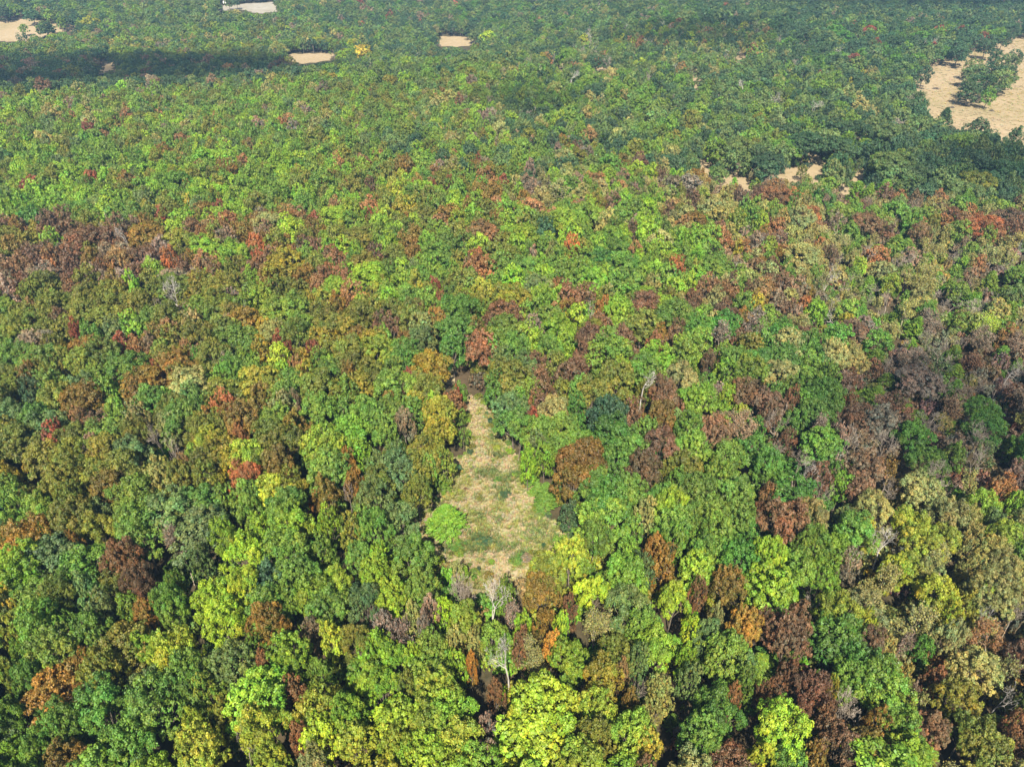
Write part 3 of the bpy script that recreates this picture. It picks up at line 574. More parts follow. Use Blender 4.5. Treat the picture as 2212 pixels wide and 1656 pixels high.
# ------------------------------------------------------------------ lay out every tree
TREES = []       # dict(x,y,z,R,H,col,form,px,py,d, named)
for (tc_, tr_), txt in SURVEY.items():
    for tok in txt.split():
        a, b, wd, code = tok.split(',')
        px = (tc_ * 1024 + float(a) / 2.1602) * 0.72005; py = (tr_ * 575 + float(b) / 2.1602) * 0.72005
        wpx = float(wd) / 2.1602 * 0.72005
        col = code[0]; form = code[1] if len(code) > 1 else 'f'
        z = zone_at(px, py, 0)
        H = z[5] * random.uniform(0.92, 1.08)
        x, y, gz = ground_point(px, py, H * 0.68)
        d = project(x, y, gz + H * 0.68)[2]
        R = wpx / 2 * d / F22 * 1.15
        if form == 'n': R *= 1.1; H *= 1.05
        if form == 'c': R *= 1.12 if (tc_, tr_) != (1, 2) else 1.2;
        if tc_ == 2 and tr_ == 0 and 1800 < float(a) < 2200 and 340 < float(b) < 600: R *= 1.3
        if form == 'c': H = min(H, max(4.0, R * 2.3)); x, y, gz = ground_point(px, py, H * 0.4)
        if R < 2.2: H *= 0.9
        if y > 150 and form in 'fns': R = min(R, 7.2); H = max(H, 1.75 * R)
        if R > 5: H *= 1.05
        if form == 'w': R *= 1.2
        if form == 'X': R *= 1.2; H *= 1.15
        if not (wd == '210' and form == 'c'):            # keep the clearing and its neck open to view
            for _ in range(9):
                k = F22 / d; top = project(x, y, gz + H * 0.97)
                hits = [on_open_near(px + sx * R * k * 0.95, py) for sx in (-1, 1)] + [on_open_near(top[0], top[1])] + \
                       [on_open_near(px + sx * R * k * 0.7, (py + top[1]) / 2) for sx in (-1, 1)]
                if not any(hits) or on_open_near(px, py): break
                R *= 0.95; H *= 0.94; x, y, gz = ground_point(px, py + 2, H * 0.6)
        TREES.append(dict(x=x, y=y, z=gz, R=R, H=H, col=col, form=form, px=px, py=py, d=d, named=True))
N_SURVEY = len(TREES)

cell = 6.0
gridmap = {}
def gadd(i, t): gridmap.setdefault((int(t['x'] // cell), int(t['y'] // cell)), []).append(i)
for i, t in enumerate(TREES): gadd(i, t)
def free(x, y, R, k):
    cx, cy_ = int(x // cell), int(y // cell)
    for a in range(cx - 3, cx + 4):
        for b in range(cy_ - 3, cy_ + 4):
            for i in gridmap.get((a, b), ()):
                t = TREES[i]
                m = k * (R + t['R'])
                if (t['x'] - x) ** 2 + (t['y'] - y) ** 2 < m * m: return False
    return True

cand = []
y = 18.0
while y < 830:
    step = 2.6 if y < 400 else 3.4
    half = 0.78 * (y * cp + CAM_Z * sp_) + 25
    n = int(2 * half / step)
    for i in range(n):
        cand.append((-half + (i + random.random()) * step, y + random.random() * step))
    y += step
random.shuffle(cand)
for (x, y) in cand:
    gz = height(x, y)
    p = project(x, y, gz + 8)
    if p is None: continue
    px, py, d = p
    z = zone_at(px, min(max(py, 0), 1656))
    R = z[4] * (0.94 if y < 150 else 0.88) * min(1.6, max(0.55, random.lognormvariate(-0.02, 0.27)))
    (cols, wts) = z[7]
    if not free(x, y, R, 0.56 * z[6]): continue
    col, form = random.choices(cols, wts)[0]
    H = z[5] * random.uniform(0.85, 1.12) * (0.85 if R < 3 else 1)
    if form == 'c': H *= 0.72; R *= 0.75
    # open land must stay open to view: neither the crown nor its foot on it
    if on_open(px, py, 2): continue
    g0 = project(x, y, gz); g1 = project(x, y, gz + H * 0.92); g2 = project(x, y, gz + H * 0.45)
    if on_open(g0[0], g0[1]) or on_open(g1[0], g1[1]) or on_open(g2[0], g2[1]): continue
    rp = R * 0.7 / d * F22
    if on_open(px - rp, py) or on_open(px + rp, py): continue
    if y < 220 and (on_open_near(px - rp * 1.2, (py + g1[1]) / 2) or on_open_near(px + rp * 1.2, (py + g1[1]) / 2)): continue
    i = len(TREES)
    TREES.append(dict(x=x, y=y, z=gz, R=R, H=H, col=col, form=form, px=px, py=py, d=d, named=False)); gadd(i, TREES[i])

SAMPLES = [(px, py) for px in range(890, 1220, 9) for py in range(840, 1295, 9) if inside(px, py, CLEAR_PX)] + [(975, 800), (968, 820), (980, 815)]
cgx, cgy = ground_point(1060, 1100)[:2]
def covers(t, grow=1.06):
    c = project(t['x'], t['y'], t['z'] + t['H'] * 0.62)
    k = F22 / c[2]; el = math.atan2(CAM_Z - 10, t['y'])
    a = t['R'] * k * 0.93 * grow; b = math.hypot(t['R'] * math.sin(el), t['H'] * 0.38 * math.cos(el)) * k * 0.93
    n = 0
    for px, py in SAMPLES:
        if ((px - c[0]) / a) ** 2 + ((py - c[1]) / b) ** 2 < 1: n += 1
    return n
GLADES = [f[1] for f in (FIELDS[11], FIELDS[12], FIELDS[18])]
GS = [(px, py) for P in GLADES for px in range(1470, 2120, 5) for py in range(330, 450, 5) if inside(px, py, P)]
for t in TREES:
    if not (200 < t['y'] < 330 and t['x'] > 30): continue
    for it in range(9):
        c = project(t['x'], t['y'], t['z'] + t['H'] * 0.55); k = F22 / c[2]
        if sum(((px - c[0]) / (t['R'] * k)) ** 2 + ((py - c[1]) / (t['H'] * 0.42 * k)) ** 2 < 1 for px, py in GS) <= 1: break
        t['R'] *= 0.93; t['H'] *= 0.94
LONE = min((t for t in TREES if t['named'] and t['form'] == 'c'), key=lambda t: (t['px'] - 950) ** 2 + (t['py'] - 1130) ** 2)
keep = []
for t in TREES:
    if t is not LONE and 40 < t['y'] < 210 and -60 < t['x'] < 60:
        for it in range(14):
            if covers(t) <= (2 if t['py'] > 1190 else 0): break
            if t['H'] > 7.5: t['H'] *= 0.93
            t['R'] *= 0.95
            v = Vector((t['x'] - cgx, (t['y'] - cgy) * 0.5)); v.normalize(); t['x'] += v.x * 0.45; t['y'] += v.y * 0.45
        else:
            if not t['named'] or covers(t) > 8: continue
    keep.append(t)
TREES = keep
LONE['R'] *= 1.05; LONE['x'] += 0.7; LONE['H'] = LONE['R'] * 1.75
# understory: saplings and shrubs between the trees, the taller growth of the scrubby land on the right
UNDER = []
ucell = {}
for (x, y) in random.sample(cand, min(len(cand), 26000)):
    if y > 420: continue
    gz = height(x, y); p = project(x, y, gz + 1)
    if p is None or on_open(p[0], p[1], 2): continue
    p2 = project(x, y, gz + 3)
    if on_open(p2[0], p2[1]): continue
    if y > 220 and random.random() < 0.35: continue
    z = zone_at(p[0], min(max(p[1], 0), 1656))
    cols, wts = z[7]; col, form = random.choices(cols, wts)[0]
    R = random.uniform(1.1, 2.5)
    hh = random.uniform(1.8, 5.0)
    if y < 220:
        kk = F22 / p[2]
        if any(on_open_near(p[0] + sx * R * kk, project(x, y, gz + q)[1]) for sx in (-1, 0, 1) for q in (0, hh * 0.5, hh)): continue
    UNDER.append((x, y, gz, R, hh, col))

for i in range(len(CLEAR_PX)):                        # low shrubs fringe the clearing
    (x0, y0), (x1, y1) = [ground_point(*CLEAR_PX[j % len(CLEAR_PX)])[:2] for j in (i, i + 1)]
    for k in range(max(1, int(math.hypot(x1 - x0, y1 - y0) / 1.1))):
        t = random.random(); x = x0 + (x1 - x0) * t + random.gauss(0, 0.6); y = y0 + (y1 - y0) * t + random.gauss(0, 0.6)
        UNDER.append((x, y, height(x, y), random.uniform(0.35, 1.0), random.uniform(0.4, 1.3), random.choice('gGoydgkoc')))
# ------------------------------------------------------------------ the land
def drape(name, poly_px, mat, lift, step_px=None, wob=0.0):
    """a sheet of land cover following the terrain inside an outline"""
    g = [ground_point(px, py)[:2] for px, py in poly_px]
    # densify and roughen the outline
    ring = []
    n = len(g)
    for i in range(n):
        (x0, y0), (x1, y1) = g[i], g[(i + 1) % n]
        L = math.hypot(x1 - x0, y1 - y0); k = max(1, int(L / 3.0))
        for j in range(k):
            t = j / k; x = x0 + (x1 - x0) * t; y_ = y0 + (y1 - y0) * t
            q = mnoise.noise(Vector((x * 0.21, y_ * 0.21, 3.7))) * wob
            nx, ny = (y1 - y0) / max(L, 1e-6), -(x1 - x0) / max(L, 1e-6)
            ring.append((x + nx * q, y_ + ny * q))
    import bmesh
    bm = bmesh.new()
    vs = [bm.verts.new((x, y_, 0)) for x, y_ in ring]
    f = bm.faces.new(vs)
    bmesh.ops.triangulate(bm, faces=[f])
    for _ in range(4):
        es = [e for e in bm.edges if e.calc_length() > 9]
        if not es: break
        bmesh.ops.subdivide_edges(bm, edges=es, cuts=1)
        bmesh.ops.triangulate(bm, faces=[f_ for f_ in bm.faces if len(f_.verts) > 3])
    for v in bm.verts: v.co.z = height(v.co.x, v.co.y) + lift
    bm.normal_update()
    if sum(f_.normal.z for f_ in bm.faces) < 0: bmesh.ops.reverse_faces(bm, faces=bm.faces[:])
    me = bpy.data.meshes.new(name); bm.to_mesh(me); bm.free(); me.materials.append(mat)
    return obj(name, me)

xs = np.concatenate([np.linspace(-4000, -700, 12)[:-1], np.arange(-700, 701, 8.0), np.linspace(700, 4000, 12)[1:]])
ys = np.concatenate([np.linspace(-800, -20, 6)[:-1], np.arange(-20, 900, 8.0), np.linspace(900, 6000, 14)[1:]])
GV = [(x, y, height(x, y)) for y in ys for x in xs]
nx = len(xs)
GF = np.array([[j * nx + i, j * nx + i + 1, (j + 1) * nx + i + 1, (j + 1) * nx + i] for j in range(len(ys) - 1) for i in range(nx - 1)])
ground = obj('ground', mesh_np('ground', GV, GF, [M_LITTER], smooth=True)); tag(ground, kind='structure')
for kind_, P in FIELDS:
    nm, mt = {'straw': ('dry_field', M_DRY), 'pale': ('bare_field', M_PALE), 'soil': ('bare_ground', M_CLEAR)}[kind_]
    tag(drape(nm, P, mt, 0.1, wob=1.6 if P is FIELDS[0][1] else 5), kind='structure')
# land under the open oak woods at the upper right is dry grass as well
tag(drape('grassland', [(1240, 470), (1240, 200), (1150, 120), (1200, 40), (2350, 10), (2450, 420), (2300, 470), (1750, 440)], M_DRY, 0.05, wob=4), kind='structure')
tag(drape('clearing', CLEAR_WIDE, M_CLEAR, 0.08, wob=0.7), kind='structure')
tag(drape('clearing', NECK_PX, M_CLEAR, 0.08, wob=0.5), kind='structure')
tag(drape('clearing', NECK2_PX, M_CLEAR, 0.08, wob=0.5), kind='structure')

# ------------------------------------------------------------------ labels: each tree is singled out by colour, form and its place beside a landmark
LANDMARKS = [
    (950, 1120, 'the lone cedar in the clearing'), (1035, 930, 'the narrow neck of the clearing'), (1085, 1150, 'the grassy clearing'), (985, 808, 'the small bare patch'),
    (485, 880, 'the tall vermilion tree'), (527, 1028, 'the round vermilion tree'), (1690, 1122, 'the huge brick-brown tree'), (1735, 1030, 'the big bleached dead tree'),
    (1160, 1540, 'the lemon-lime giant at the bottom'), (495, 1290, 'the lemon-lime trees at lower left'), (120, 1490, 'the wide orange tree'), (268, 1195, 'the brick-brown tree at lower left'),
    (1170, 1290, 'the ochre-brown spire'), (1303, 670, 'the upright orange tree'), (1040, 755, 'the brick-brown dome'), (995, 700, 'the tall emerald tree'),
    (797, 600, 'the lemon-lime dome'), (365, 558, 'the maroon-grove vermilion tree'), (120, 560, 'the maroon grove'), (260, 745, 'the crimson maroon-grove outlier'),
    (1745, 465, 'the vermilion tree by the cedars'), (2120, 490, 'the large vermilion tree at right'), (1870, 555, 'the forked bleached snag'), (1990, 605, 'the wide leafless crown'),
    (2125, 705, 'the pale lemon crown at right'), (1810, 850, 'the big emerald pair'), (1700, 1020, 'the emerald ring'), (1260, 990, 'the ochre-brown trio by the clearing'),
    (1810, 1430, 'the great emerald tree at lower right'), (1690, 1590, 'the lemon-lime tree at lower right'), (1595, 1390, 'the brick-brown clump at lower right'), (2000, 1280, 'the khaki thicket'),
    (2100, 180, 'the straw field'), (1970, 68, 'the scarlet-leaved oak by the field'), (1735, 380, 'the straw glade in the oaks'), (1270, 350, 'the tall ochre column'),
    (100, 70, 'the far-left pasture'), (540, 15, 'the pale far field'), (665, 125, 'the far yellow-edged glade'), (980, 88, 'the far glade with a hut'),
    (1210, 250, 'the dark oak knot'), (320, 390, 'the left-slope crimson tree'), (700, 720, 'the crimson pair left of centre'), (1350, 790, 'the brick-brown stand'),
    (1845, 128, 'the round crimson oak'), (1836, 177, 'the tiny golden tree'), (1755, 240, 'the forked bleached oak'), (1603, 197, 'the small bleached oak'),
    (1089, 123, 'the amber far tree'), (781, 117, 'the golden far pair'), (190, 277, 'the high left crimson tree'), (488, 310, 'the narrow rust tree'),
    (1044, 288, 'the upper crimson tree'), (904, 325, 'the bright green knoll'), (1237, 527, 'the white-trunked vermilion tree'), (1037, 557, 'the two-tone rust tree'),
    (1009, 437, 'the mid-slope crimson tree'), (580, 1349, 'the ochre-brown ball'), (480, 971, 'the amber-green pair'), (283, 988, 'the grey-green crown at left'),
    (100, 995, 'the large olive crowns'), (127, 1402, 'the twin green giants'), (1170, 1385, 'the small orange tree'), (1880, 330, 'the scattered dark oaks'),
    (1500, 150, 'the pale-trunked stand'), (1300, 60, 'the far blue-green woods'), (2050, 30, 'the far dark ridge'), (1700, 60, 'the far right woods'),
    (60, 1180, 'the left border'), (1450, 1230, 'the orange-tipped tree'), (1060, 1305, 'the mauve bare tree'),
    (600, 620, 'the amber-green dome'), (920, 880, 'the amber-green column'), (1480, 560, 'the right slope of mixed trees'),
    (870, 400, 'the upper middle slope'), (2120, 380, 'the dark oaks by the straw field'), (2100, 900, 'the mauve scrub'), (2140, 1540, 'the lower right corner'), (60, 1620, 'the lower left corner'),
]
ORD = ['nearest', 'second', 'third', 'fourth', 'fifth', 'sixth', 'seventh', 'eighth', 'ninth', 'tenth', 'eleventh', 'twelfth', 'thirteenth', 'fourteenth', 'fifteenth', 'sixteenth', 'seventeenth', 'eighteenth', 'nineteenth', 'twentieth', 'twenty-first', 'twenty-second', 'twenty-third', 'twenty-fourth']
FORMW = {'f': 'round-crowned', 'n': 'narrow upright', 's': 'thin-leaved', 'x': 'leafless grey-twigged', 'X': 'bleached dead', 'w': 'broken white', 'c': 'feathery'}
def make_labels(sel):
    buckets = {}
    for t in sel:
        lm = min(LANDMARKS, key=lambda l: (l[0] - t['px']) ** 2 + (l[1] - t['py']) ** 2)
        dx, dy = t['px'] - lm[0], t['py'] - lm[1]
        if abs(dx) > abs(dy): dr = 'left of' if dx < 0 else 'right of'
        else: dr = 'just beyond' if dy < 0 else 'in front of'
        t['key'] = (t['form'], t['col'] if t['form'] in 'fnsc' else '', lm[2], dr); t['ld'] = math.hypot(dx, dy)
        buckets.setdefault(t['key'], []).append(t)
    for key, ts in buckets.items():
        ts.sort(key=lambda t: t['ld'])
        form, col, lm, dr = key
        for i, t in enumerate(ts):
            noun = {'c': 'cedar', 'w': 'snag'}.get(form, 'tree')
            size = '' if form in 'w' else ('large ' if t['R'] > 5 else 'small ' if t['R'] < 2.6 else '')
            desc = f"{size}{CNAME[col] + ' ' if col else ''}{FORMW[form] if form != 'f' or not size else 'leafy'} {noun}"
            where = f"{dr} {lm}"
            t['label'] = (desc + ' ' + where) if len(ts) == 1 else f"{desc}, {ORD[min(i, 23)]} such {where}"

KIND = {'f': None, 'n': None, 's': ('thin_tree', 'thin tree', 'sparse trees scattered through the wood'), 'x': ('bare_tree', 'bare tree', 'leafless trees in the wood'),
        'X': ('dead_tree', 'dead tree', 'bleached dead trees'), 'w': ('snag', 'snag', 'broken white snags'), 'c': ('cedar_tree', 'cedar', 'cedars among the hardwoods')}
GREEN = set('gGLyedbo'); 
def kind_of(t):
    if KIND[t['form']]: return KIND[t['form']]
    if t['col'] in GREEN: return ('green_tree', 'green tree', 'green hardwoods of the forest')
    return ('autumn_tree', 'autumn tree', 'hardwoods in autumn colour')

visible = [t for t in TREES if -20 < t['px'] < 2232 and -20 < t['py'] < 1676]
for t in TREES: t['app'] = t['R'] / t['d']; t['single'] = False
by = {}
for t in visible: by.setdefault(kind_of(t)[0], []).append(t)
for k, ts in by.items():
    ts.sort(key=lambda t: -t['app'] * (1.15 if t['named'] else 1))
    for t in ts[:295]:
        if t['named'] or t['app'] * F22 * 2 * 1024 / 2212 > 11: t['single'] = True
singles = [t for t in TREES if t['single']]
make_labels(singles)
SPECIAL = {}   # hand-written labels for landmark trees
def special(px, py, col, label):
    c = [t for t in singles if t['col'] == col and t['named']]
    t = min(c, key=lambda t: (t['px'] - px) ** 2 + (t['py'] - py) ** 2); t['label'] = label
special(950, 1120, 'c', 'lone bright green cedar standing in the left of the grassy clearing')
special(485, 875, 'V', 'tall vermilion tree with a pointed crown, largest red one left of the clearing')
special(527, 1038, 'V', 'round vermilion tree standing alone among green oaks left of the clearing')
special(1690, 1118, 'T', 'huge brick-brown tree in front of the bleached dead tree')
special(1160, 1690, 'L', 'largest lemon-lime crown, cut by the bottom edge of the wood')
special(1165, 1525, 'L', 'lemon-lime giant behind the largest lemon-lime crown')
special(120, 1492, 'N', 'wide golden orange tree among green crowns at lower left')
special(1303, 670, 'N', 'upright orange tree amid green and maroon crowns right of centre')
special(1040, 755, 'T', 'brick-brown dome-shaped tree beyond the small bare patch')
special(797, 600, 'L', 'bright lemon-lime dome in the middle of the slope')
special(1970, 68, 'R', 'crimson oak standing tallest beside the straw field')

def pick(t, lod):
    L = LIB[(t['form'], lod)]
    return random.randrange(len(L))
def tint_of(t):
    b = PAL[t['col']]
    br = random.lognormvariate(0, 0.13); h = random.gauss(0, 0.07)
    return (b[0] * br * (1 + h), b[1] * br * (1 - h * 0.15), b[2] * br * (1 - h * 0.3) * random.uniform(0.85, 1.2))
for t in TREES:
    pxr = t['app'] * F22 * 2 * 1024 / 2212          # crown width in pixels of the final picture
    t['lod'] = 'hi' if pxr > 30 else 'mid' if pxr > 12 else 'lo'
    t['tint'] = tint_of(t); t['rot'] = random.uniform(0, 6.283); t['vi'] = pick(t, t['lod'])
for t in singles:
    nm, cat, grp = kind_of(t)
    r = bpy.data.objects.new(nm, None); C.objects.link(r)
    r.empty_display_size = 0.5
    r.location = (t['x'], t['y'], t['z'] - 0.05); r.rotation_euler = (random.gauss(0, .03), random.gauss(0, .03), t['rot'])
    r.scale = (t['R'] * random.uniform(0.85, 1.15), t['R'] * random.uniform(0.92, 1.08), t['H'] / 2.6)
    tag(r, t['label'], cat, grp)
    d = LIB[(t['form'], t['lod'])][t['vi']]
    if 'crown' in d:
        c = obj('crown', d['crown'], r); c['tint'] = [float(v) for v in t['tint']]
    if 'wood' in d:
        obj('trunk' if 'crown' in d and t['form'] != 's' else 'branches', d['wood'], r)

# ------------------------------------------------------------------ everything past the limit: one body of forest made of instanced trees
def instancer(name, pts, rots, scls, vis, tints, meshes, label, kind='stuff'):
    col = bpy.data.collections.new(name + '_shapes')
    for i, me in enumerate(meshes):
        col.objects.link(bpy.data.objects.new('%03d_%s' % (i, name), me))
    me = bpy.data.meshes.new(name); me.from_pydata(pts, [], [])
    def att(n, ty, dat, f):
        a = me.attributes.new(n, ty, 'POINT'); a.data.foreach_set(f, np.asarray(dat).ravel())
    att('rot', 'FLOAT_VECTOR', np.array(rots, dtype=np.float32), 'vector'); att('scl', 'FLOAT_VECTOR', np.array(scls, dtype=np.float32), 'vector')
    att('vi', 'INT', np.array(vis, dtype=np.int32), 'value'); att('tint', 'FLOAT_VECTOR', np.array(tints, dtype=np.float32), 'vector')
    ob = obj(name, me)
    g = bpy.data.node_groups.new(name + '_scatter', 'GeometryNodeTree')
    g.interface.new_socket('Geometry', in_out='INPUT', socket_type='NodeSocketGeometry'); g.interface.new_socket('Geometry', in_out='OUTPUT', socket_type='NodeSocketGeometry')
    N = g.nodes; gi = N.new('NodeGroupInput'); go = N.new('NodeGroupOutput')
    ci = N.new('GeometryNodeCollectionInfo'); ci.inputs['Collection'].default_value = col
    ci.inputs['Separate Children'].default_value = True; ci.inputs['Reset Children'].default_value = True
    ip = N.new('GeometryNodeInstanceOnPoints'); ip.inputs['Pick Instance'].default_value = True
    def named(n, ty):
        a = N.new('GeometryNodeInputNamedAttribute'); a.data_type = ty; a.inputs['Name'].default_value = n; return a.outputs['Attribute']
    g.links.new(gi.outputs[0], ip.inputs['Points']); g.links.new(ci.outputs[0], ip.inputs['Instance'])
    g.links.new(named('vi', 'INT'), ip.inputs['Instance Index'])
    er = N.new('FunctionNodeEulerToRotation'); g.links.new(named('rot', 'FLOAT_VECTOR'), er.inputs[0]); g.links.new(er.outputs[0], ip.inputs['Rotation'])
    g.links.new(named('scl', 'FLOAT_VECTOR'), ip.inputs['Scale']); g.links.new(ip.outputs[0], go.inputs[0])
    md = ob.modifiers.new('scatter', 'NODES'); md.node_group = g
    tag(ob, label, kind=kind)
    return ob

table, meshes = {}, []
for key, L in LIB.items():
    for i, d in enumerate(L):
        table[(key[0], key[1], i)] = len(meshes); meshes.append(d['joined'])
rest = [t for t in TREES if not t['single']]
instancer('distant_forest', [(t['x'], t['y'], t['z'] - 0.05) for t in rest], [(0, 0, t['rot']) for t in rest],
          [(t['R'] * random.uniform(0.85, 1.15), t['R'], t['H'] / 2.6) for t in rest], [table[(t['form'], t['lod'], t['vi'])] for t in rest], [t['tint'] for t in rest], meshes,
          'mixed green and autumn forest running back to the far fields')
sm = [d['joined'] for d in LIB[('u', 'hi')]]
instancer('undergrowth', [(u[0], u[1], u[2]) for u in UNDER], [(0, 0, random.uniform(0, 6.28)) for u in UNDER],
          [(u[3], u[3], u[4]) for u in UNDER], [random.randrange(3) for _ in UNDER], [tuple(v * random.uniform(0.7, 1.1) for v in PAL[u[5]]) for u in UNDER], sm,
          'shrubs and saplings filling the gaps between the trees')

# ------------------------------------------------------------------ grass of the clearing
def tuft(seed, n, h, w_):
    r = np.random.default_rng(seed); V, F, L = [], [], []
    for i in range(n):
        a = r.uniform(0, 6.28); lean = r.uniform(0.1, 0.9); d = np.array([math.cos(a), math.sin(a), 0])
        s = np.array([-d[1], d[0], 0]) * w_; p = d * r.uniform(0, 0.35) * np.array([1, 1, 0])
        hh = h * r.uniform(0.5, 1.1); m = p + d * lean * hh * 0.35 + [0, 0, hh * 0.6]; t_ = p + d * lean * hh * 0.9 + [0, 0, hh]
        k = len(V); V += [p - s, p + s, m + s * 0.8, m - s * 0.8, t_ + s * 0.1, t_ - s * 0.1]; F += [[k, k + 1, k + 2, k + 3], [k + 3, k + 2, k + 4, k + 5]]
        c = np.clip(variation(r, 1, 0.2)[0], 0.4, 1.8); L += [c] * 6
    return mesh_np('tuft', np.array(V), np.array(F), [M_GRASS], lv=np.array(L))
tufts = [tuft(i, 22, 0.5, 0.035) for i in range(4)]
gx = [p[0] for p in GND_CLEAR]; gy = [p[1] for p in GND_CLEAR]
DRYG = (0.25, 0.205, 0.085); OLIVEG = (0.155, 0.155, 0.035); DARKG = (0.06, 0.085, 0.018); TANG = (0.25, 0.20, 0.12)
# darker weedy patches of the clearing (outline frame of the close view)
WEEDS = [((620, 870), 80, 40, .8), ((730, 910), 60, 40, .8), ((720, 1010), 45, 50, .95), ((560, 1055), 35, 25, .7), ((420, 1400), 110, 40, .9), ((600, 1380), 130, 70, .9),
         ((740, 1400), 110, 50, .6), ((1000, 1300), 130, 110, .55), ((900, 1440), 90, 40, .6), ((820, 890), 35, 30, .9), ((660, 640), 40, 80, .4), ((700, 740), 60, 25, .6), ((850, 1490), 60, 30, .8),
         ((360, 1200), 60, 60, .3), ((560, 1200), 150, 60, .25)]
WG = []
for (wx, wy), rx, ry, s in WEEDS:
    a = ground_point(*close([(wx, wy)])[0]); b = ground_point(*close([(wx + rx, wy)])[0]); c_ = ground_point(*close([(wx, wy - ry)])[0])
    WG.append((a[0], a[1], abs(b[0] - a[0]), abs(c_[1] - a[1]), s))
pts, rots, scls, vis, tints = [], [], [], [], []
for _ in range(24000):
    x = random.uniform(min(gx) - 1, max(gx) + 1); y = random.uniform(min(gy) - 1, max(gy) + 1)
    if not inside(x, y, GND_CLEAR): continue
    wgt = max([s * math.exp(-((x - a) / b) ** 2 - ((y - c) / max(d, .5)) ** 2) for a, c, b, d, s in WG])
    nz = mnoise.noise(Vector((x * 0.25, y * 0.25, 0))) + 0.5 * mnoise.noise(Vector((x * 0.9, y * 0.9, 5)))
    bare = sstep(118, 138, y)
    if random.random() < 0.3 + 0.65 * bare - wgt: continue
    if random.random() < wgt * 1.1: c, s = (DARKG if random.random() < 0.7 else OLIVEG), random.uniform(0.8, 1.6)
    elif nz > 0.08 + 0.4 * bare: c, s = OLIVEG, random.uniform(0.6, 1.1)
    else: c, s = (DRYG if random.random() < 0.6 else TANG), random.uniform(0.5, 1.0)
    pts.append((x, y, height(x, y) + 0.07)); rots.append((0, 0, random.uniform(0, 6.28))); scls.append((s, s, s * random.uniform(0.6, 1.1)))
    vis.append(random.randrange(4)); tints.append(tuple(v * random.uniform(0.75, 1.2) for v in c))
instancer('grass', pts, rots, scls, vis, tints, tufts, 'dry and green grass tufts in the clearing')
# straw tufts over the open field on the right
pts, rots, scls, vis, tints = [], [], [], [], []
FG = [ground_point(*p)[:2] for p in FIELDS[0][1]]
fx = [p[0] for p in FG]; fy = [p[1] for p in FG]
for _ in range(9000):
    x = random.uniform(min(fx), max(fx)); y = random.uniform(min(fy), max(fy))
    if not inside(x, y, FG): continue
    s = random.uniform(0.6, 1.4); pts.append((x, y, height(x, y) + 0.1)); rots.append((0, 0, random.uniform(0, 6.28))); scls.append((s * 1.6, s * 1.6, s * 0.5))
    vis.append(random.randrange(4)); c = DRYG if mnoise.noise(Vector((x * .03, y * .03, 9))) < 0.1 else TANG; tints.append(tuple(v * random.uniform(0.8, 1.1) for v in c))
instancer('field_grass', pts, rots, scls, vis, tints, tufts, 'straw-coloured stubble of the open field at upper right')

# low bushes in the clearing and brush heaps in the field, one object each
def bush(px, py, R, H, col, label, v=0, z_lift=0.0):
    x, y, z = ground_point(px, py)
    r = bpy.data.objects.new('bush', None); C.objects.link(r); r.location = (x, y, z + 0.05); r.rotation_euler = (0, 0, random.uniform(0, 6)); r.scale = (R, R, H)
    tag(r, label, 'bush', 'low bushes in the clearing')
    c = obj('foliage', LIB[('u', 'hi')][v]['crown'], r); c['tint'] = [float(q) for q in PAL[col]]
for (zx, zy), R, H, col, lab in [((740, 1030), 1.1, 0.9, 'd', 'dark low bush near the middle of the clearing'), ((690, 925), 0.8, 0.6, 'e', 'small dark bush upper right in the clearing'),
                                 ((820, 895), 0.7, 0.7, 'G', 'small bright green bush near the clearing right edge'), ((775, 725), 0.9, 0.9, 'G', 'bright green bush where the neck widens'),
                                 ((690, 700), 0.9, 0.6, 'y', 'yellow-green low bush at the neck of the clearing'), ((560, 1060), 0.6, 0.5, 'o', 'olive bush left of the middle of the clearing'),
                                 ((420, 1005), 0.4, 0.5, 'y', 'tiny yellow weed near the left edge of the clearing'), ((467, 990), 0.5, 0.4, 'B', 'tiny brown weed near the left edge of the clearing'),
                                 ((368, 1025), 0.5, 0.4, 'y', 'tiny yellow-green weed at the clearing edge behind the cedar'), ((560, 340), 1.0, 1.0, 'o', 'olive bush closing the top of the clearing neck'),
                                 ((845, 1490), 1.0, 0.9, 'e', 'emerald bush at the lower end of the clearing'), ((900, 1495), 1.2, 1.0, 'p', 'mauve bush at the lower right end of the clearing'),
                                 ((615, 455), 0.5, 0.5, 'd', 'small dark bush at the right side of the neck'), ((400, 1395), 1.6, 0.6, 'e', 'flat dark patch of brambles in front of the cedar'),
                                 ((600, 1370), 1.6, 0.6, 'd', 'flat dark bramble patch in the lower middle of the clearing')]:
    bush(*close([(zx, zy)])[0], R, H, col, lab, random.randrange(3))
def brush_heap(px, py, R, label):
    x, y, z = ground_point(px, py); V, F = [], []
    r = np.random.default_rng(int(px))
    for i in range(70):
        a = r.uniform(0, 6.28); c = np.array([r.normal(0, R * .4), r.normal(0, R * .3), 0]); d = np.array([math.cos(a), math.sin(a), r.uniform(-.1, .5)])
        c[2] = r.uniform(0.1, 0.9) * max(0.2, 1 - np.linalg.norm(c) / R)
        tube(V, F, c - d * R * .3, c + d * R * .35, 0.1, 0.04, 4)
    o = obj('brush_heap', mesh_np('brush_heap', np.array(V), np.array(F), [M_BARK])); o.location = (x, y, z + 0.1)
    tag(o, label, 'brush heap', 'brush heaps in the straw field')
for (zx, zy), R, lab in [((1825, 684), 3.2, 'largest dark heap of brush lying in the straw field'), ((1642, 578), 2.0, 'flat heap of brush near the left side of the straw field'),
                         ((1745, 700), 1.3, 'small brush heap left of the largest one'), ((2000, 722), 1.2, 'small brush heap in the middle right of the straw field')]:
    brush_heap(*tile(2, 0, [(zx, zy)])[0], R, lab)

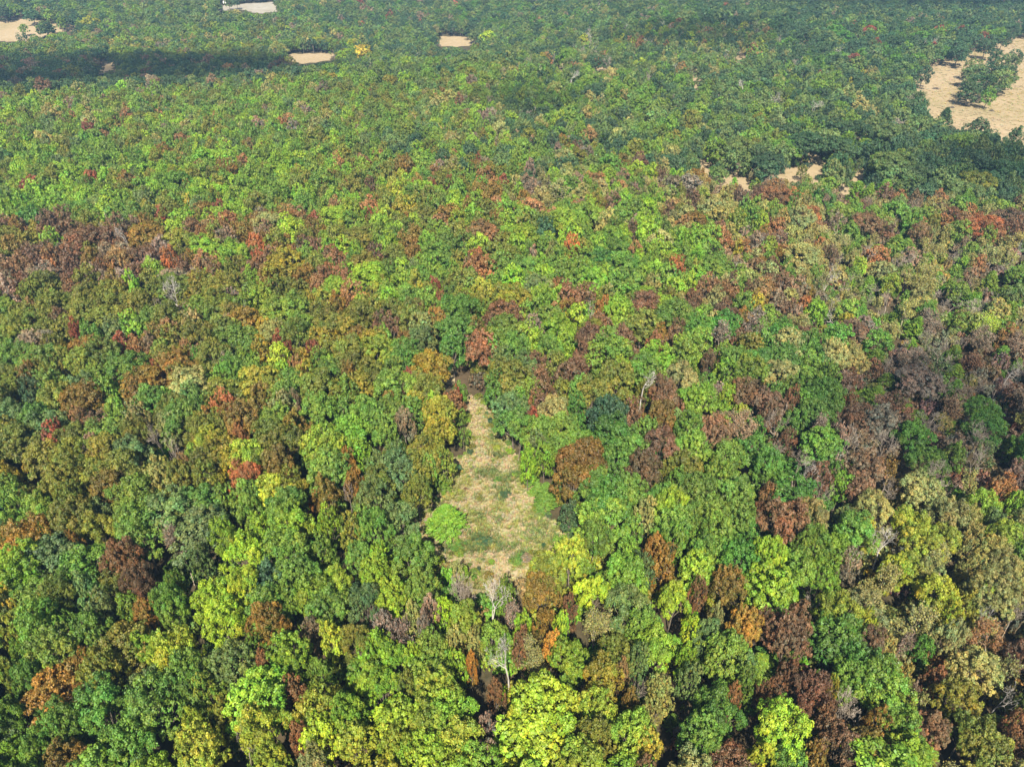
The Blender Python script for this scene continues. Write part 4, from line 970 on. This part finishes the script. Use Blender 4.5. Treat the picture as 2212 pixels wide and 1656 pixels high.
# ------------------------------------------------------------------ far farm buildings
def plain(name, c, rough=0.6, metal=0.0):
    return noise_mat(name, [(0.3, tuple(v * 0.88 for v in c)), (0.7, c)], 1.5, 4, rough=rough)
M_WHITE = plain('white_wall', (0.72, 0.71, 0.68)); M_ROOF = plain('pale_roof', (0.5, 0.5, 0.5), 0.4); M_ROOFB = plain('tan_roof', (0.42, 0.36, 0.3)); M_DARK = plain('window_glass', (0.05, 0.06, 0.07), 0.2)
def box_data(c, s):
    c = np.array(c); s = np.array(s) / 2
    V = [c + s * np.array([a, b, d]) for d in (-1, 1) for a, b in ((-1, -1), (1, -1), (1, 1), (-1, 1))]
    return V, [[3, 2, 1, 0], [4, 5, 6, 7], [0, 1, 5, 4], [1, 2, 6, 5], [2, 3, 7, 6], [3, 0, 4, 7]]
def box(name, c, s, mat, parent):
    V, F = box_data(c, s); return obj(name, mesh_np(name, V, F, [mat]), parent)
def house(px, py, L, W, Hh, rot, roofm, label):
    x, y, z = ground_point(px, py)
    r = bpy.data.objects.new('farm_house', None); C.objects.link(r); r.location = (x, y, z); r.rotation_euler = (0, 0, rot)
    tag(r, label, 'house', 'farm buildings at the far edge')
    box('wall', (0, 0, Hh / 2), (L, W, Hh), M_WHITE, r)
    e = 0.5; V = [(-L/2-e, -W/2-e, Hh), (L/2+e, -W/2-e, Hh), (L/2+e, W/2+e, Hh), (-L/2-e, W/2+e, Hh), (-L/2-e, 0, Hh+W*.3), (L/2+e, 0, Hh+W*.3)]
    V = [(a, b, c + .01) for a, b, c in V]
    obj('roof', mesh_np('roof', V, [[0, 1, 5, 4], [2, 3, 4, 5], [1, 2, 5], [3, 0, 4], [3, 2, 1, 0]], [roofm]), r)
    for k in range(3):
        f = box('window', (-L/2 + L * (k + .7) / 3.6, -W/2 - .02, Hh * .55), (1.1, .1, 1.1), M_WHITE, r); box('pane', (-L/2 + L * (k + .7) / 3.6, -W/2 - .09, Hh * .55), (.85, .05, .85), M_DARK, f)
    box('door', (L/2 - 1.2, -W/2 - .03, 1.05), (1.0, .1, 2.1), M_DARK, r)
house(*tile(0, 0, [(1478, 22)])[0], 8, 7, 3.4, 0.2, M_ROOF, 'white farmhouse behind the pale far field, left end')
house(*tile(1, 0, [(1500, 6)])[0], 14, 7, 3.2, 0.0, M_ROOF, 'pale-roofed house at the top edge, left of the far drive')
house(*tile(1, 0, [(1590, 4)])[0], 9, 6, 3.0, 0.1, M_ROOFB, 'tan-roofed shed between two houses at the top edge')
house(*tile(1, 0, [(1770, 2)])[0], 12, 8, 3.2, -0.1, M_ROOFB, 'tan-roofed house right of the far drive')
house(*tile(2, 0, [(520, 2)])[0], 30, 10, 3.5, 0.0, M_ROOF, 'long pale-roofed barn at the top edge, upper right')
x, y, z = ground_point(*tile(1, 0, [(855, 245)])[0])
r = bpy.data.objects.new('hunting_hut', None); C.objects.link(r); r.location = (x, y, z); tag(r, 'small white box hut on legs beside the far glade', 'hut')
box('cabin', (0, 0, 2.4), (2.0, 2.0, 2.0), M_WHITE, r); box('roof', (0, 0, 3.47), (2.4, 2.4, .12), M_ROOF, r); box('window', (0, -1.02, 2.7), (1.2, .05, .4), M_DARK, r)
for a in (-.85, .85):
    for b in (-.85, .85): box('leg', (a, b, .69), (.14, .14, 1.4), M_BARK, r)

# ------------------------------------------------------------------ drifting clouds whose shadows cross the forest (real clouds, high above and behind the camera)
def cloud_mat(name, dens):
    m, n, o = new_mat(name)
    pv = n.nodes.new('ShaderNodeVolumePrincipled'); pv.inputs['Density'].default_value = dens; pv.inputs['Color'].default_value = (0.95, 0.96, 0.98, 1); pv.inputs['Anisotropy'].default_value = 0.3
    n.links.new(pv.outputs[0], o.inputs['Volume']); return m
import bmesh
def cloud(gx_, gy_, rx, ry, thick, dens, seed):
    k = 520 / TO_SUN.z; c = Vector((gx_, gy_, 0)) + TO_SUN * k
    bm = bmesh.new(); bmesh.ops.create_icosphere(bm, subdivisions=5, radius=1)
    for v in bm.verts:
        n = v.co.normalized()
        q = mnoise.fractal(n * 1.8 + Vector((seed * 3.1, 0, 0)), 0.9, 2.1, 4)
        f = 1 + 0.38 * q
        v.co = Vector((n.x * rx * f, n.y * ry * f, n.z * thick * (1 + 0.5 * q) * (1 if n.z > 0 else 0.45)))
    me = bpy.data.meshes.new('cloud'); bm.to_mesh(me); bm.free(); me.materials.append(cloud_mat('cloud_%d' % seed, dens))
    o = obj('cloud', me); o.location = c; tag(o, kind='structure'); return o
cloud(-255, 475, 175, 62, 26, 0.03, 1)
cloud(8, 352, 34, 22, 10, 0.03, 2)
cloud(215, 262, 75, 30, 14, 0.035, 3)
cloud(360, 655, 170, 45, 20, 0.025, 4)
cloud(98, 118, 36, 22, 10, 0.045, 5)
cloud(120, 520, 60, 45, 18, 0.025, 6)

# ------------------------------------------------------------------ air
V, F = box_data((0, 2500, 46), (9000, 7400, 132))
m, n, o = new_mat('haze')
pv = n.nodes.new('ShaderNodeVolumePrincipled'); pv.inputs['Density'].default_value = 0.00016; pv.inputs['Color'].default_value = (0.4, 0.68, 1.0, 1); pv.inputs['Anisotropy'].default_value = 0.2
n.links.new(pv.outputs[0], o.inputs['Volume'])
hz = obj('haze', mesh_np('haze', V, F, [m])); tag(hz, 'thin blue haze over the forest', kind='stuff')
print('TREES', len(TREES), 'survey', N_SURVEY, 'single', len(singles), {k: len(v) for k, v in by.items()}, 'under', len(UNDER))
print('labels unique', len(set(t['label'] for t in singles)))
